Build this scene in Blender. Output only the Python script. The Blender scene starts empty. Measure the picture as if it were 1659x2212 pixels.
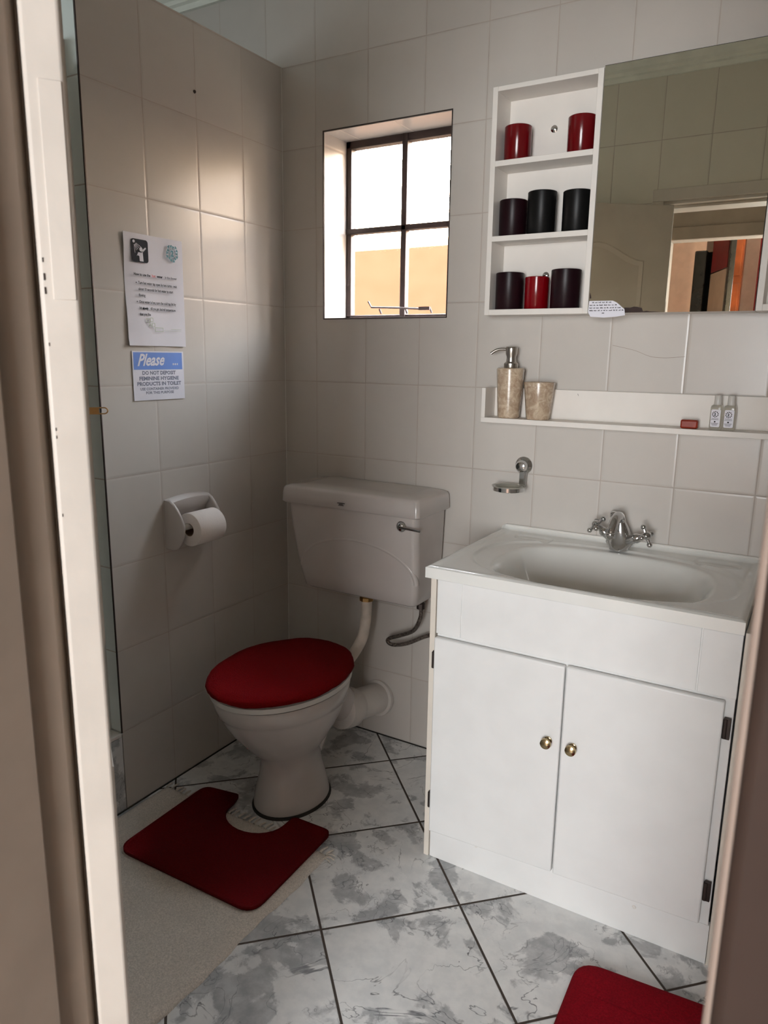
import bpy, bmesh, math, random
from mathutils import Vector, Matrix
random.seed(4)
SC = bpy.context.scene
COL = SC.collection
PI = math.pi

# ------------------------------------------------------------------ materials
def nd(nt, typ, **kw):
    n = nt.nodes.new(typ)
    for k, v in kw.items():
        setattr(n, k, v)
    return n

def new_mat(name):
    m = bpy.data.materials.new(name); m.use_nodes = True
    nt = m.node_tree
    b = nt.nodes['Principled BSDF']
    return m, nt, b

def mnode(nt, op, a, b=None, c=None, clamp=False):
    n = nd(nt, 'ShaderNodeMath', operation=op); n.use_clamp = clamp
    for i, v in enumerate((a, b, c)):
        if v is None: continue
        if isinstance(v, (int, float)): n.inputs[i].default_value = v
        else: nt.links.new(v, n.inputs[i])
    return n.outputs[0]

def mixc(nt, fac, a, b):
    n = nd(nt, 'ShaderNodeMix', data_type='RGBA')
    if isinstance(fac, (int, float)): n.inputs[0].default_value = fac
    else: nt.links.new(fac, n.inputs[0])
    for i, v in ((6, a), (7, b)):
        if isinstance(v, tuple): n.inputs[i].default_value = (*v, 1) if len(v) == 3 else v
        else: nt.links.new(v, n.inputs[i])
    return n.outputs[2]

def noise(nt, vec, scale, detail=3, rough=.5, dist=0.0):
    n = nd(nt, 'ShaderNodeTexNoise')
    n.inputs['Scale'].default_value = scale; n.inputs['Detail'].default_value = detail
    n.inputs['Roughness'].default_value = rough; n.inputs['Distortion'].default_value = dist
    nt.links.new(vec, n.inputs['Vector'])
    return n.outputs['Fac']

def ramp(nt, fac, p0, p1):
    n = nd(nt, 'ShaderNodeMapRange'); n.interpolation_type = 'SMOOTHSTEP'
    nt.links.new(fac, n.inputs[0]); n.inputs[1].default_value = p0; n.inputs[2].default_value = p1
    return n.outputs[0]

def bump(nt, h, strength, dist, bsdf, normal=None):
    n = nd(nt, 'ShaderNodeBump'); n.inputs['Strength'].default_value = strength
    n.inputs['Distance'].default_value = dist
    nt.links.new(h, n.inputs['Height'])
    if normal is not None: nt.links.new(normal, n.inputs['Normal'])
    if bsdf is not None: nt.links.new(n.outputs[0], bsdf.inputs['Normal'])
    return n.outputs[0]

def simple(name, col, rough=.5, metal=0, var=.06, vscale=12, bmp=0.0, bscale=60, coat=0, trans=0, ior=1.45, sheen=0, sss=0, spec=None):
    m, nt, b = new_mat(name)
    tc = nd(nt, 'ShaderNodeTexCoord')
    f = noise(nt, tc.outputs['Object'], vscale, 4)
    dark = tuple(c * (1 - var) for c in col); light = tuple(min(1, c * (1 + var)) for c in col)
    c = mixc(nt, ramp(nt, f, .3, .7), dark, light)
    nt.links.new(c, b.inputs['Base Color'])
    b.inputs['Roughness'].default_value = rough; b.inputs['Metallic'].default_value = metal
    b.inputs['Coat Weight'].default_value = coat; b.inputs['Coat Roughness'].default_value = .05
    b.inputs['Transmission Weight'].default_value = trans; b.inputs['IOR'].default_value = ior
    b.inputs['Sheen Weight'].default_value = sheen
    if spec is not None: b.inputs['Specular IOR Level'].default_value = spec
    if bmp: bump(nt, noise(nt, tc.outputs['Object'], bscale, 3), bmp, .002, b)
    return m

def world_xyz(nt):
    g = nd(nt, 'ShaderNodeNewGeometry'); s = nd(nt, 'ShaderNodeSeparateXYZ')
    nt.links.new(g.outputs['Position'], s.inputs[0])
    return g.outputs['Position'], s.outputs

def grid_dist(nt, coord, off, period):
    a = mnode(nt, 'SUBTRACT', coord, off); a = mnode(nt, 'DIVIDE', a, period)
    cell = mnode(nt, 'FLOOR', a)
    fr = mnode(nt, 'FRACT', a)
    d = mnode(nt, 'MINIMUM', fr, mnode(nt, 'SUBTRACT', 1.0, fr))
    return mnode(nt, 'MULTIPLY', d, period), cell

TH = .25196
def wall_tile(name, axis, off, col=(.575, .54, .50), zoff=1.2593 - 5 * TH):
    m, nt, b = new_mat(name)
    pos, xyz = world_xyz(nt)
    d1, c1 = grid_dist(nt, xyz[axis], off, .2)
    d2, c2 = grid_dist(nt, xyz[2], zoff, TH)
    d = mnode(nt, 'MINIMUM', d1, d2)
    # wobble of the grout width
    wob = mnode(nt, 'MULTIPLY', noise(nt, pos, 35, 2), .0012)
    grout = mnode(nt, 'SUBTRACT', 1.0, ramp(nt, mnode(nt, 'SUBTRACT', d, wob), .0005, .0019))
    n1 = noise(nt, pos, 9, 5, .6)
    comb = nd(nt, 'ShaderNodeCombineXYZ'); nt.links.new(c1, comb.inputs[0]); nt.links.new(c2, comb.inputs[1])
    wn = nd(nt, 'ShaderNodeTexWhiteNoise'); nt.links.new(comb.outputs[0], wn.inputs['Vector'])
    v = mnode(nt, 'MULTIPLY_ADD', wn.outputs['Value'], .4, mnode(nt, 'MULTIPLY', n1, .8))
    c = mixc(nt, ramp(nt, v, .2, 1.0), tuple(x * .955 for x in col), tuple(x * 1.03 for x in col))
    gcol = mixc(nt, noise(nt, pos, 14, 3), (.36, .31, .27), (.52, .46, .41))
    c = mixc(nt, mnode(nt, 'MULTIPLY', grout, .85), c, gcol)
    nt.links.new(c, b.inputs['Base Color'])
    r = mnode(nt, 'MULTIPLY_ADD', grout, .4, .27)
    nt.links.new(r, b.inputs['Roughness'])
    h = ramp(nt, d, .0, .007)
    # every tile sits very slightly out of plane
    h2 = mnode(nt, 'MULTIPLY', noise(nt, pos, 6, 2), .25)
    bump(nt, mnode(nt, 'ADD', h, h2), .20, .0025, b)
    return m

def marble_floor(name):
    m, nt, b = new_mat(name)
    pos, xyz = world_xyz(nt)
    u = mnode(nt, 'ADD', xyz[0], xyz[1]); v = mnode(nt, 'SUBTRACT', xyz[1], xyz[0])
    d1, c1 = grid_dist(nt, u, .400, .4985); d2, c2 = grid_dist(nt, v, -.669, .4905)
    d = mnode(nt, 'MULTIPLY', mnode(nt, 'MINIMUM', d1, d2), .7071)
    grout = mnode(nt, 'SUBTRACT', 1.0, ramp(nt, d, .0024, .0036))
    cell = nd(nt, 'ShaderNodeCombineXYZ'); nt.links.new(c1, cell.inputs[0]); nt.links.new(c2, cell.inputs[1])
    wn = nd(nt, 'ShaderNodeTexWhiteNoise'); nt.links.new(cell.outputs[0], wn.inputs['Vector'])
    sh = nd(nt, 'ShaderNodeVectorMath', operation='SCALE'); nt.links.new(wn.outputs['Color'], sh.inputs[0]); sh.inputs['Scale'].default_value = 9
    add = nd(nt, 'ShaderNodeVectorMath', operation='ADD'); nt.links.new(pos, add.inputs[0]); nt.links.new(sh.outputs[0], add.inputs[1])
    p = add.outputs[0]
    # grey clouds with a torn edge
    cl = noise(nt, p, 8.0, 8, .60, .35)
    patch = ramp(nt, cl, .50, .56)
    tone = noise(nt, p, 22, 5, .6)
    base = mixc(nt, ramp(nt, tone, .3, .7), (.70, .71, .71), (.82, .82, .81))
    grey = mixc(nt, ramp(nt, tone, .3, .72), (.27, .28, .29), (.50, .51, .515))
    c = mixc(nt, mnode(nt, 'MULTIPLY', patch, .8), base, grey)
    # thin dark veins
    def vein(scale, w, dist, dt):
        n = noise(nt, p, scale, dt, .55, dist)
        a = mnode(nt, 'ABSOLUTE', mnode(nt, 'SUBTRACT', n, .5))
        return mnode(nt, 'SUBTRACT', 1.0, ramp(nt, a, 0.0, w))
    vm = ramp(nt, noise(nt, p, 4.5, 3), .40, .60)
    v1 = mnode(nt, 'MULTIPLY', vein(4.6, .0065, .7, 5), vm)
    v2 = mnode(nt, 'MULTIPLY', vein(9, .008, .6, 3), ramp(nt, cl, .47, .53))
    vv = mnode(nt, 'MAXIMUM', v1, mnode(nt, 'MULTIPLY', v2, .6))
    c = mixc(nt, mnode(nt, 'MULTIPLY', vv, .9), c, (.11, .11, .12))
    c = mixc(nt, grout, c, (.055, .04, .03))
    nt.links.new(c, b.inputs['Base Color'])
    nt.links.new(mnode(nt, 'MULTIPLY_ADD', grout, .5, .33), b.inputs['Roughness'])
    bump(nt, ramp(nt, d, .0008, .005), .5, .003, b)
    return m

def fabric(name, col, rough=.95, scale=260, strength=.6, sheen=.25, coarse=0.0):
    m, nt, b = new_mat(name)
    tc = nd(nt, 'ShaderNodeTexCoord')
    f = noise(nt, tc.outputs['Object'], scale, 3, .7)
    f2 = noise(nt, tc.outputs['Object'], 10, 3, .6)
    c = mixc(nt, ramp(nt, f, .25, .75), tuple(x * .72 for x in col), tuple(min(1, x * 1.2) for x in col))
    c = mixc(nt, mnode(nt, 'MULTIPLY', ramp(nt, f2, .35, .7), .25), c, tuple(x * .75 for x in col))
    nt.links.new(c, b.inputs['Base Color']); b.inputs['Roughness'].default_value = rough
    b.inputs['Sheen Weight'].default_value = sheen; b.inputs['Sheen Roughness'].default_value = .6
    b.inputs['Specular IOR Level'].default_value = .1
    h = f
    if coarse: h = mnode(nt, 'ADD', f, mnode(nt, 'MULTIPLY', f2, coarse))
    bump(nt, h, strength, .003, b)
    return m

def stone(name):
    m, nt, b = new_mat(name)
    tc = nd(nt, 'ShaderNodeTexCoord')
    f = noise(nt, tc.outputs['Object'], 42, 6, .65, 1.2)
    g = noise(nt, tc.outputs['Object'], 90, 4, .6, .5)
    c = mixc(nt, ramp(nt, f, .3, .7), (.36, .25, .17), (.60, .49, .36))
    c = mixc(nt, mnode(nt, 'MULTIPLY', ramp(nt, g, .55, .75), .5), c, (.72, .62, .50))
    nt.links.new(c, b.inputs['Base Color']); b.inputs['Roughness'].default_value = .22
    return m

def ruby(name, col, dens=.6):
    m, nt, b = new_mat(name)
    tc = nd(nt, 'ShaderNodeTexCoord')
    c = mixc(nt, noise(nt, tc.outputs['Object'], 20, 2), col, tuple(x * .8 for x in col))
    nt.links.new(c, b.inputs['Base Color']); b.inputs['Roughness'].default_value = .16
    b.inputs['Transmission Weight'].default_value = dens; b.inputs['IOR'].default_value = 1.45
    return m

def frosted(name):
    m = bpy.data.materials.new(name); m.use_nodes = True; nt = m.node_tree
    nt.nodes.clear()
    out = nd(nt, 'ShaderNodeOutputMaterial')
    pos, xyz = world_xyz(nt)
    w = nd(nt, 'ShaderNodeTexNoise'); w.inputs['Scale'].default_value = 1.0; w.inputs['Detail'].default_value = 3
    mp = nd(nt, 'ShaderNodeMapping'); mp.inputs['Scale'].default_value = (60, 60, 420)
    nt.links.new(pos, mp.inputs[0]); nt.links.new(mp.outputs[0], w.inputs['Vector'])
    bp = nd(nt, 'ShaderNodeBump'); bp.inputs['Strength'].default_value = .25; bp.inputs['Distance'].default_value = .0006
    nt.links.new(w.outputs['Fac'], bp.inputs['Height'])
    r = nd(nt, 'ShaderNodeBsdfRefraction'); r.inputs['Roughness'].default_value = .26; r.inputs['IOR'].default_value = 1.14
    nt.links.new(bp.outputs[0], r.inputs['Normal'])
    t = nd(nt, 'ShaderNodeBsdfTransparent')
    tl = nd(nt, 'ShaderNodeBsdfTranslucent')
    m1 = nd(nt, 'ShaderNodeMixShader'); m1.inputs[0].default_value = .12
    nt.links.new(r.outputs[0], m1.inputs[1]); nt.links.new(t.outputs[0], m1.inputs[2])
    m2 = nd(nt, 'ShaderNodeMixShader'); m2.inputs[0].default_value = .0
    nt.links.new(m1.outputs[0], m2.inputs[1]); nt.links.new(tl.outputs[0], m2.inputs[2])
    nt.links.new(m2.outputs[0], out.inputs[0])
    return m

def brick(name):
    m, nt, b = new_mat(name)
    tc = nd(nt, 'ShaderNodeTexCoord'); mp = nd(nt, 'ShaderNodeMapping')
    mp.inputs['Rotation'].default_value = (PI / 2, 0, 0)
    nt.links.new(tc.outputs['Object'], mp.inputs[0])
    br = nd(nt, 'ShaderNodeTexBrick')
    br.inputs['Color1'].default_value = (.024, .0122, .0068, 1); br.inputs['Color2'].default_value = (.027, .0138, .0080, 1)
    br.inputs['Mortar'].default_value = (.027, .014, .0075, 1); br.inputs['Scale'].default_value = 4.5
    br.inputs['Mortar Size'].default_value = .012
    nt.links.new(mp.outputs[0], br.inputs['Vector']); nt.links.new(br.outputs['Color'], b.inputs['Base Color'])
    b.inputs['Roughness'].default_value = 1.0; b.inputs['Specular IOR Level'].default_value = 0
    return m

M = {}
M['back'] = wall_tile('back_wall_tiles', 0, .1377)
M['left'] = wall_tile('left_wall_tiles', 1, -.1973)
M['side'] = wall_tile('side_wall_tiles', 1, -.05)
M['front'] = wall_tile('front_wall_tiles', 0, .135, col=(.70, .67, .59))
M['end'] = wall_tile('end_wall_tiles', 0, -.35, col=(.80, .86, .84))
M['floor'] = marble_floor('marble_floor_tiles')
M['ceil'] = simple('ceiling_paint', (.72, .71, .66), .8)
M['cornice'] = simple('cornice_paint', (.80, .81, .74), .6)
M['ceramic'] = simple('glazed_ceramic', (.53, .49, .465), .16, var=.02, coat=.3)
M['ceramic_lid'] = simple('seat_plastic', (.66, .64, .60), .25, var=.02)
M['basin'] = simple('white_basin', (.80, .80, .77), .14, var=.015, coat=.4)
M['paint'] = simple('white_cabinet_paint', (.80, .80, .79), .38, var=.02, bmp=.08, bscale=30)
M['cream'] = simple('cream_edge', (.74, .68, .60), .5, var=.04)
M['shelf'] = simple('white_shelf_paint', (.80, .76, .71), .45, var=.02)
M['doorpaint'] = simple('cream_door_gloss', (.62, .575, .52), .48, var=.05, vscale=7, bmp=.5, bscale=26)
M['jamb'] = simple('taupe_jamb_paint', (.29, .235, .19), .6, var=.05, bmp=.2, bscale=25)
M['jambdark'] = simple('dark_brown_architrave', (.035, .019, .013), .8, var=.06)  # right passage-side architrave, a far darker brown than the left one
M['jambedge'] = simple('pale_jamb_edge', (.34, .27, .23), .5)
M['chrome'] = simple('chrome', (.62, .62, .62), .12, 1, var=.05)
M['steel'] = simple('brushed_steel', (.42, .39, .35), .28, 1, var=.1)
M['brass'] = simple('brass', (.45, .35, .20), .22, 1, var=.12)
M['oldbrass'] = simple('tarnished_brass', (.42, .25, .10), .38, 1, var=.2)
M['hinge'] = simple('dark_bronze', (.06, .045, .04), .45, .6, var=.2)
M['black'] = simple('black_gloss', (.012, .014, .013), .25, var=.2)
M['winframe'] = simple('dark_window_paint', (.035, .02, .017), .55, var=.3, bmp=.4, bscale=70)
M['pane'] = frosted('obscure_glass')
M['plum'] = simple('plum_glass', (.012, .003, .005), .34, var=.1, spec=.22)
M['blackcup'] = simple('black_glass', (.005, .005, .005), .36, var=.1, spec=.2)
M['rubyglass'] = ruby('ruby_glass', (.20, .002, .006), .35)
M['redgloss'] = ruby('red_glass', (.22, .0, .004), .10)
M['stone'] = stone('beige_marble_stone')
M['soap'] = simple('red_soap', (.25, .022, .006), .35, var=.1)
M['clear'] = simple('clear_plastic', (.86, .84, .76), .12, var=.02, trans=.75, ior=1.3)
M['cap'] = simple('translucent_cap', (.80, .78, .74), .3, var=.02, trans=.3)
M['paper'] = simple('white_paper', (.80, .79, .86), .55, var=.02)
M['ink'] = simple('black_ink', (.012, .012, .013), .9, spec=.1)
M['greyink'] = simple('grey_blue_ink', (.10, .11, .16), .6)
M['redink'] = simple('red_ink', (.55, .10, .10), .6)
M['blueink'] = simple('blue_print', (.09, .19, .52), .5, var=.1)
M['tealink'] = simple('teal_print', (.05, .17, .20), .8)
M['greenink'] = simple('pale_green_print', (.50, .56, .44), .6)
M['tape'] = simple('clear_tape', (.74, .72, .82), .2)
M['tissue'] = simple('tissue_paper', (.86, .80, .76), .95, var=.03, bmp=.3, bscale=120)
M['card'] = simple('cardboard', (.20, .13, .09), .9)
M['rug'] = fabric('red_rug_pile', (.085, .0012, .0022), strength=.7, sheen=.0)
M['cover'] = fabric('red_lid_cover_fabric', (.12, .0004, .0008), strength=.4, sheen=.0)
M['rug2'] = fabric('bright_red_rug_pile', (.24, .003, .010), strength=.7, sheen=.0)
M['mat'] = fabric('cream_bath_mat_fabric', (.66, .60, .53), scale=300, strength=.35, sheen=.1, coarse=.6)
M['pipe'] = simple('aged_white_plastic', (.60, .53, .46), .4, var=.1, vscale=25)
M['pipewhite'] = simple('white_pipe', (.62, .58, .54), .35, var=.05)
M['braid'] = simple('braided_steel', (.17, .14, .12), .35, .7, var=.5, vscale=150, bmp=.8, bscale=300)
M['rubber'] = simple('black_sealant', (.02, .017, .013), .7)
M['mirror'] = simple('mirror_silver', (.88, .88, .76), .0, 1, var=.0)
M['corrode'] = simple('mirror_corrosion', (.04, .02, .016), .7, var=.4)
M['bedwall'] = simple('beige_bedroom_wall', (.66, .50, .42), .8)
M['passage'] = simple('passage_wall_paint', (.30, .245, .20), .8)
M['bedfloor'] = simple('bedroom_floor', (.55, .46, .38), .5)
M['wood'] = simple('orange_wood', (.40, .10, .03), .35, var=.3, vscale=6)
M['redcloth'] = simple('dark_red_cloth', (.20, .002, .005), .8, var=.2)
M['screen'] = simple('red_screen_reflection', (.11, .0, .004), .7, var=.3, vscale=4)  # red reflection on the television glass, put into the base colour
M['exterior'] = simple('white_exterior_plaster', (.80, .80, .82), .85)
M['brick'] = brick('orange_brick_wall')
M['ground'] = simple('outdoor_paving', (.05, .04, .03), .9, spec=0)
M['showerglass'] = simple('smoked_shower_glass', (.045, .05, .047), .25, var=.1, trans=.0)
M['alu'] = simple('white_aluminium', (.62, .62, .60), .4)
M['silicone'] = simple('white_silicone', (.74, .72, .68), .5)

# ------------------------------------------------------------------ mesh helpers
class B:
    def __init__(s): s.v = []; s.f = []
    def add(s, vs, fs):
        n = len(s.v); s.v += [tuple(v) for v in vs]; s.f += [tuple(i + n for i in f) for f in fs]; return s
    def box(s, x0, x1, y0, y1, z0, z1):
        vs = [(x, y, z) for x in (x0, x1) for y in (y0, y1) for z in (z0, z1)]
        return s.add(vs, [(0, 1, 3, 2), (4, 6, 7, 5), (0, 4, 5, 1), (2, 3, 7, 6), (0, 2, 6, 4), (1, 5, 7, 3)])
    def loft(s, rings, cap0=True, cap1=True):
        n = len(rings[0]); vs = [p for r in rings for p in r]; fs = []
        for k in range(len(rings) - 1):
            for i in range(n):
                j = (i + 1) % n
                fs.append((k * n + i, k * n + j, (k + 1) * n + j, (k + 1) * n + i))
        if cap0: fs.append(tuple(reversed(range(n))))
        if cap1: fs.append(tuple((len(rings) - 1) * n + i for i in range(n)))
        return s.add(vs, fs)
    def lathe(s, prof, c=(0, 0, 0), axis=(0, 0, 1), n=32, cap0=True, cap1=True):
        c = Vector(c); a = Vector(axis).normalized()
        u = a.orthogonal().normalized(); w = a.cross(u)
        rings = []
        for r, h in prof:
            rings.append([c + a * h + (u * math.cos(t) + w * math.sin(t)) * max(r, 1e-5) for t in [2 * PI * i / n for i in range(n)]])
        return s.loft(rings, cap0, cap1)
    def tube(s, pts, r, n=12, caps=True):
        pts = [Vector(p) for p in pts]; rings = []
        rs = r if isinstance(r, (list, tuple)) else [r] * len(pts)
        up = None
        for i, p in enumerate(pts):
            t = (pts[min(i + 1, len(pts) - 1)] - pts[max(i - 1, 0)]).normalized()
            if up is None: up = t.orthogonal().normalized()
            up = (up - t * up.dot(t)).normalized(); w = t.cross(up)
            rings.append([p + (up * math.cos(2 * PI * k / n) + w * math.sin(2 * PI * k / n)) * rs[i] for k in range(n)])
        return s.loft(rings, caps, caps)
    def prism(s, poly, fn0, fn1):
        r0 = [fn0(a, b) for a, b in poly]; r1 = [fn1(a, b) for a, b in poly]
        return s.loft([r0, r1])
    def sphere(s, c, r, n=16):
        if isinstance(r, (int, float)): r = (r, r, r)
        rings = []
        for k in range(1, n // 2):
            a = -PI / 2 + PI * k / (n // 2)
            rings.append([(c[0] + r[0] * math.cos(a) * math.cos(t), c[1] + r[1] * math.cos(a) * math.sin(t), c[2] + r[2] * math.sin(a)) for t in [2 * PI * i / n for i in range(n)]])
        return s.loft(rings)

def smooth_path(pts, n=8):
    P = [Vector(p) for p in pts]; P = [P[0] * 2 - P[1]] + P + [P[-1] * 2 - P[-2]]; out = []
    for i in range(1, len(P) - 2):
        for k in range(n):
            t = k / n; a, b, c, d = P[i - 1], P[i], P[i + 1], P[i + 2]
            out.append(.5 * ((2 * b) + (c - a) * t + (2 * a - 5 * b + 4 * c - d) * t * t + (3 * b - a - 3 * c + d) * t ** 3))
    out.append(P[-2]); return out

def wloc(o):
    p = Vector((0, 0, 0))
    while o is not None: p += o.location; o = o.parent
    return p

def obj(name, b, mat, parent=None, smooth=False, bevel=0, loc=None, seg=2, angle=35):
    me = bpy.data.meshes.new(name)
    base = wloc(parent) if parent is not None else Vector(loc or (0, 0, 0))
    me.from_pydata([tuple(Vector(v) - base) for v in b.v], [], b.f)
    bm = bmesh.new(); bm.from_mesh(me); bmesh.ops.recalc_face_normals(bm, faces=bm.faces); bm.to_mesh(me); bm.free()
    o = bpy.data.objects.new(name, me); COL.objects.link(o)
    if parent is not None: o.parent = parent
    elif loc: o.location = loc
    for m in (mat if isinstance(mat, (list, tuple)) else [mat]): me.materials.append(m)
    if smooth or bevel:
        for p in me.polygons: p.use_smooth = True
        try: me.set_sharp_from_angle(angle=math.radians(angle))
        except Exception: pass
    if bevel:
        md = o.modifiers.new('bevel', 'BEVEL'); md.width = bevel; md.segments = seg; md.limit_method = 'ANGLE'
        md.angle_limit = math.radians(40)
        md.harden_normals = False
    return o

def thing(name, label, cat, loc=(0, 0, 0), group=None):
    o = bpy.data.objects.new(name, None); COL.objects.link(o); o.location = loc
    o.empty_display_size = .05
    o['label'] = label; o['category'] = cat
    if group: o['group'] = group
    return o

def tag(o, label, cat, group=None, kind=None):
    o['label'] = label; o['category'] = cat
    if group: o['group'] = group
    if kind: o['kind'] = kind
    return o

def struct(name, b, mat, **kw):
    o = obj(name, b, mat, **kw); o['kind'] = 'structure'; return o

def rrect(w, h, r, n=6):
    pts = []
    for cx, cy, a0 in ((w / 2 - r, h / 2 - r, 0), (-w / 2 + r, h / 2 - r, PI / 2), (-w / 2 + r, -h / 2 + r, PI), (w / 2 - r, -h / 2 + r, 3 * PI / 2)):
        for k in range(n + 1):
            a = a0 + PI / 2 * k / n; pts.append((cx + r * math.cos(a), cy + r * math.sin(a)))
    return pts

def text_into(b, s, size, fn, align='LEFT', shear=0, xs=1.0, offset=0.0):
    cu = bpy.data.curves.new('t', 'FONT'); cu.body = s; cu.size = size; cu.align_x = align; cu.shear = shear; cu.offset = offset
    cu.resolution_u = 2; cu.extrude = 0
    o = bpy.data.objects.new('t', cu); COL.objects.link(o)
    dg = bpy.context.evaluated_depsgraph_get(); me = o.evaluated_get(dg).to_mesh()
    vs = [fn(v.co.x * xs, v.co.y) for v in me.vertices]; fs = [tuple(p.vertices) for p in me.polygons]
    o.evaluated_get(dg).to_mesh_clear()
    b.add(vs, fs)
    bpy.data.objects.remove(o); bpy.data.curves.remove(cu)

# ================================================================== THE SETTING
ZC = 2.60
XR = 1.86
XSH = -.95
YF, YB = -1.61, -1.755         # bathroom side and bedroom side of the doorway wall
DX0, DX1, DH = .970, 1.650, 2.005
WX0, WX1, WZ0, WZ1 = .170, .629, 1.4705, 2.055
# back wall with window opening (with depth)
b = B()
yo = .186
xs = [XSH - .1, WX0, WX1, XR + .1]; zs = [-.05, WZ0, WZ1, ZC + .05]
for i in range(3):
    for j in range(3):
        if i == 1 and j == 1: continue
        b.box(xs[i], xs[i + 1], 0, yo, zs[j], zs[j + 1])
back = struct('wall_back', b, M['back'])
# partition between toilet and shower, standing on the shower hob
b = B().box(-.11, 0, -.792, 0, 0, 9 * TH + .004)
struct('wall_left', b, M['left'])
b = B().box(-.11, -.0, -.7935, -.7922, .246, 9 * TH + .003)
struct('wall_left_end', b, M['end'])['kind'] = 'structure'
struct('wall_right', B().box(XR, XR + .1, YF, 0, -.05, ZC), M['side'])
struct('added_window', B().box(XSH - .005, XSH + .004, -1.47, -.83, 1.85, 2.39), M['alu'])  # unseen window panel, added to go with the shower fill light
struct('wall_outer_left', B().box(XSH - .1, XSH, YF, 0, -.05, ZC), M['side'])
# doorway wall
b = B()
b.box(XSH - .1, DX0 - .022, YB, YF, 0, ZC); b.box(DX1 + .022, XR + .1, YB, YF, 0, ZC); b.box(DX0 - .022, DX1 + .022, YB, YF, DH + .022, ZC)
struct('wall_front', b, M['front'])
struct('floor', B().box(XSH - .1, XR + .1, YB, .0, -.06, 0), M['floor'])
struct('ceiling', B().box(XSH - .1, XR + .1, YB, .0, ZC, ZC + .05), M['ceil'])
struct('trim_18', B().box(-.003, .0012, -.7945, -.7915, .25, 9 * TH + .003), M['hinge'])
# cornices (stepped profile)
def cornice(y, s):
    prof = [(0, 2.515), (.012, 2.515), (.014, 2.532), (.026, 2.536), (.028, 2.548), (.040, 2.556), (.052, 2.575), (.066, 2.584), (.070, 2.60), (0, 2.60)]
    bb = B(); bb.loft([[(x, y + s * a, z) for a, z in prof] for x in (XSH, XR)])
    return bb
struct('trim_1', cornice(0, -1), M['cornice'])
struct('trim_2', cornice(YF, 1), M['cornice'])
# shower hob in floor marble with a white top
b = B().box(-.12, 0, YF, -.795, 0, .238)
hob = struct('trim_3', b, M['floor'])
struct('trim_4', B().box(-.125, .001, YF, -.795, .239, .25), M['silicone'], bevel=.002)
# dark joint along the foot of the walls
b = B(); b.box(0, .004, YF, 0, 0, .003)
struct('trim_5', b, M['rubber'])
b = B(); b.box(0, .86, -.004, 0, 0, .003)
struct('trim_6', b, M['rubber'])
# corner grout seam
struct('trim_7', B().box(0, .0018, -.0018, 0, 0, 2.27), M['silicone'])
# dark tile-edge trim around the window opening
b = B(); t = .0032
b.box(WX0 - t, WX1 + t, -.0015, .001, WZ1, WZ1 + t); b.box(WX0 - t, WX1 + t, -.0015, .001, WZ0 - t, WZ0)
b.box(WX0 - t, WX0, -.0015, .001, WZ0, WZ1); b.box(WX1, WX1 + t, -.0015, .001, WZ0, WZ1)
struct('trim_8', b, M['hinge'])
# reveal lining, slightly lighter glazed tile
M['reveal'] = wall_tile('reveal_tiles', 0, -.37, col=(.50, .47, .45))
b = B()
b.box(WX0, WX0 + .0015, .001, .130, WZ0, WZ1); b.box(WX1 - .0015, WX1, .001, .130, WZ0, WZ1)
b.box(WX0, WX1, .001, .130, WZ1 - .0015, WZ1); b.box(WX0, WX1, .001, .130, WZ0, WZ0 + .0015)
struct('trim_9', b, M['reveal'])
# window
WY = .132
b = B()
f = .020
b.box(WX0, WX0 + f, WY, WY + .03, WZ0, WZ1); b.box(WX1 - f, WX1, WY, WY + .03, WZ0, WZ1)
b.box(WX0, WX1, WY, WY + .03, WZ1 - .024, WZ1); b.box(WX0, WX1, WY, WY + .03, WZ0, WZ0 + .017)
b.box(.3895, .4095, WY - .004, WY + .024, WZ0, WZ1); b.box(WX0, WX1, WY - .004, WY + .024, 1.757, 1.775)
win = struct('window_1', b, M['winframe'], bevel=.002)
cx = [(WX0 + f, .3895), (.4095, WX1 - f)]; cz = [(WZ0 + .017, 1.757), (1.775, WZ1 - .024)]
for x0, x1 in cx:
    for z0, z1 in cz:
        bb = B().add([(x0, WY + .012, z0), (x1, WY + .012, z0), (x1, WY + .012, z1), (x0, WY + .012, z1)], [(0, 1, 2, 3)])
        obj('pane', bb, M['pane'], win)
# casement stay on the sill
b = B()
b.tube([(.272, .118, 1.532), (.286, .116, 1.512), (.40, .114, 1.508), (.50, .112, 1.502)], .0032, 8)
b.box(.475, .515, .106, .116, 1.499, 1.510)
obj('casement_stay', b, M['winframe'], win, smooth=True)
b = B()
for x in (.318, .420, .512): b.tube([(x, .116, 1.506), (x + .006, .120, 1.490)], .0035, 8)
obj('stay_pin', b, M['winframe'], win, smooth=True)

# outside: white house wall return, orange brick wall across the yard, paving
tag(obj('yard_wall', B().box(-4.5, 5.5, 3.0, 3.2, -.3, 2.15), M['brick']), 'sunlit orange brick wall standing outside behind the frosted window', 'wall')
struct('floor_outside', B().box(-5, 6, yo, 6, -.35, -.3), M['ground'])

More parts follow.
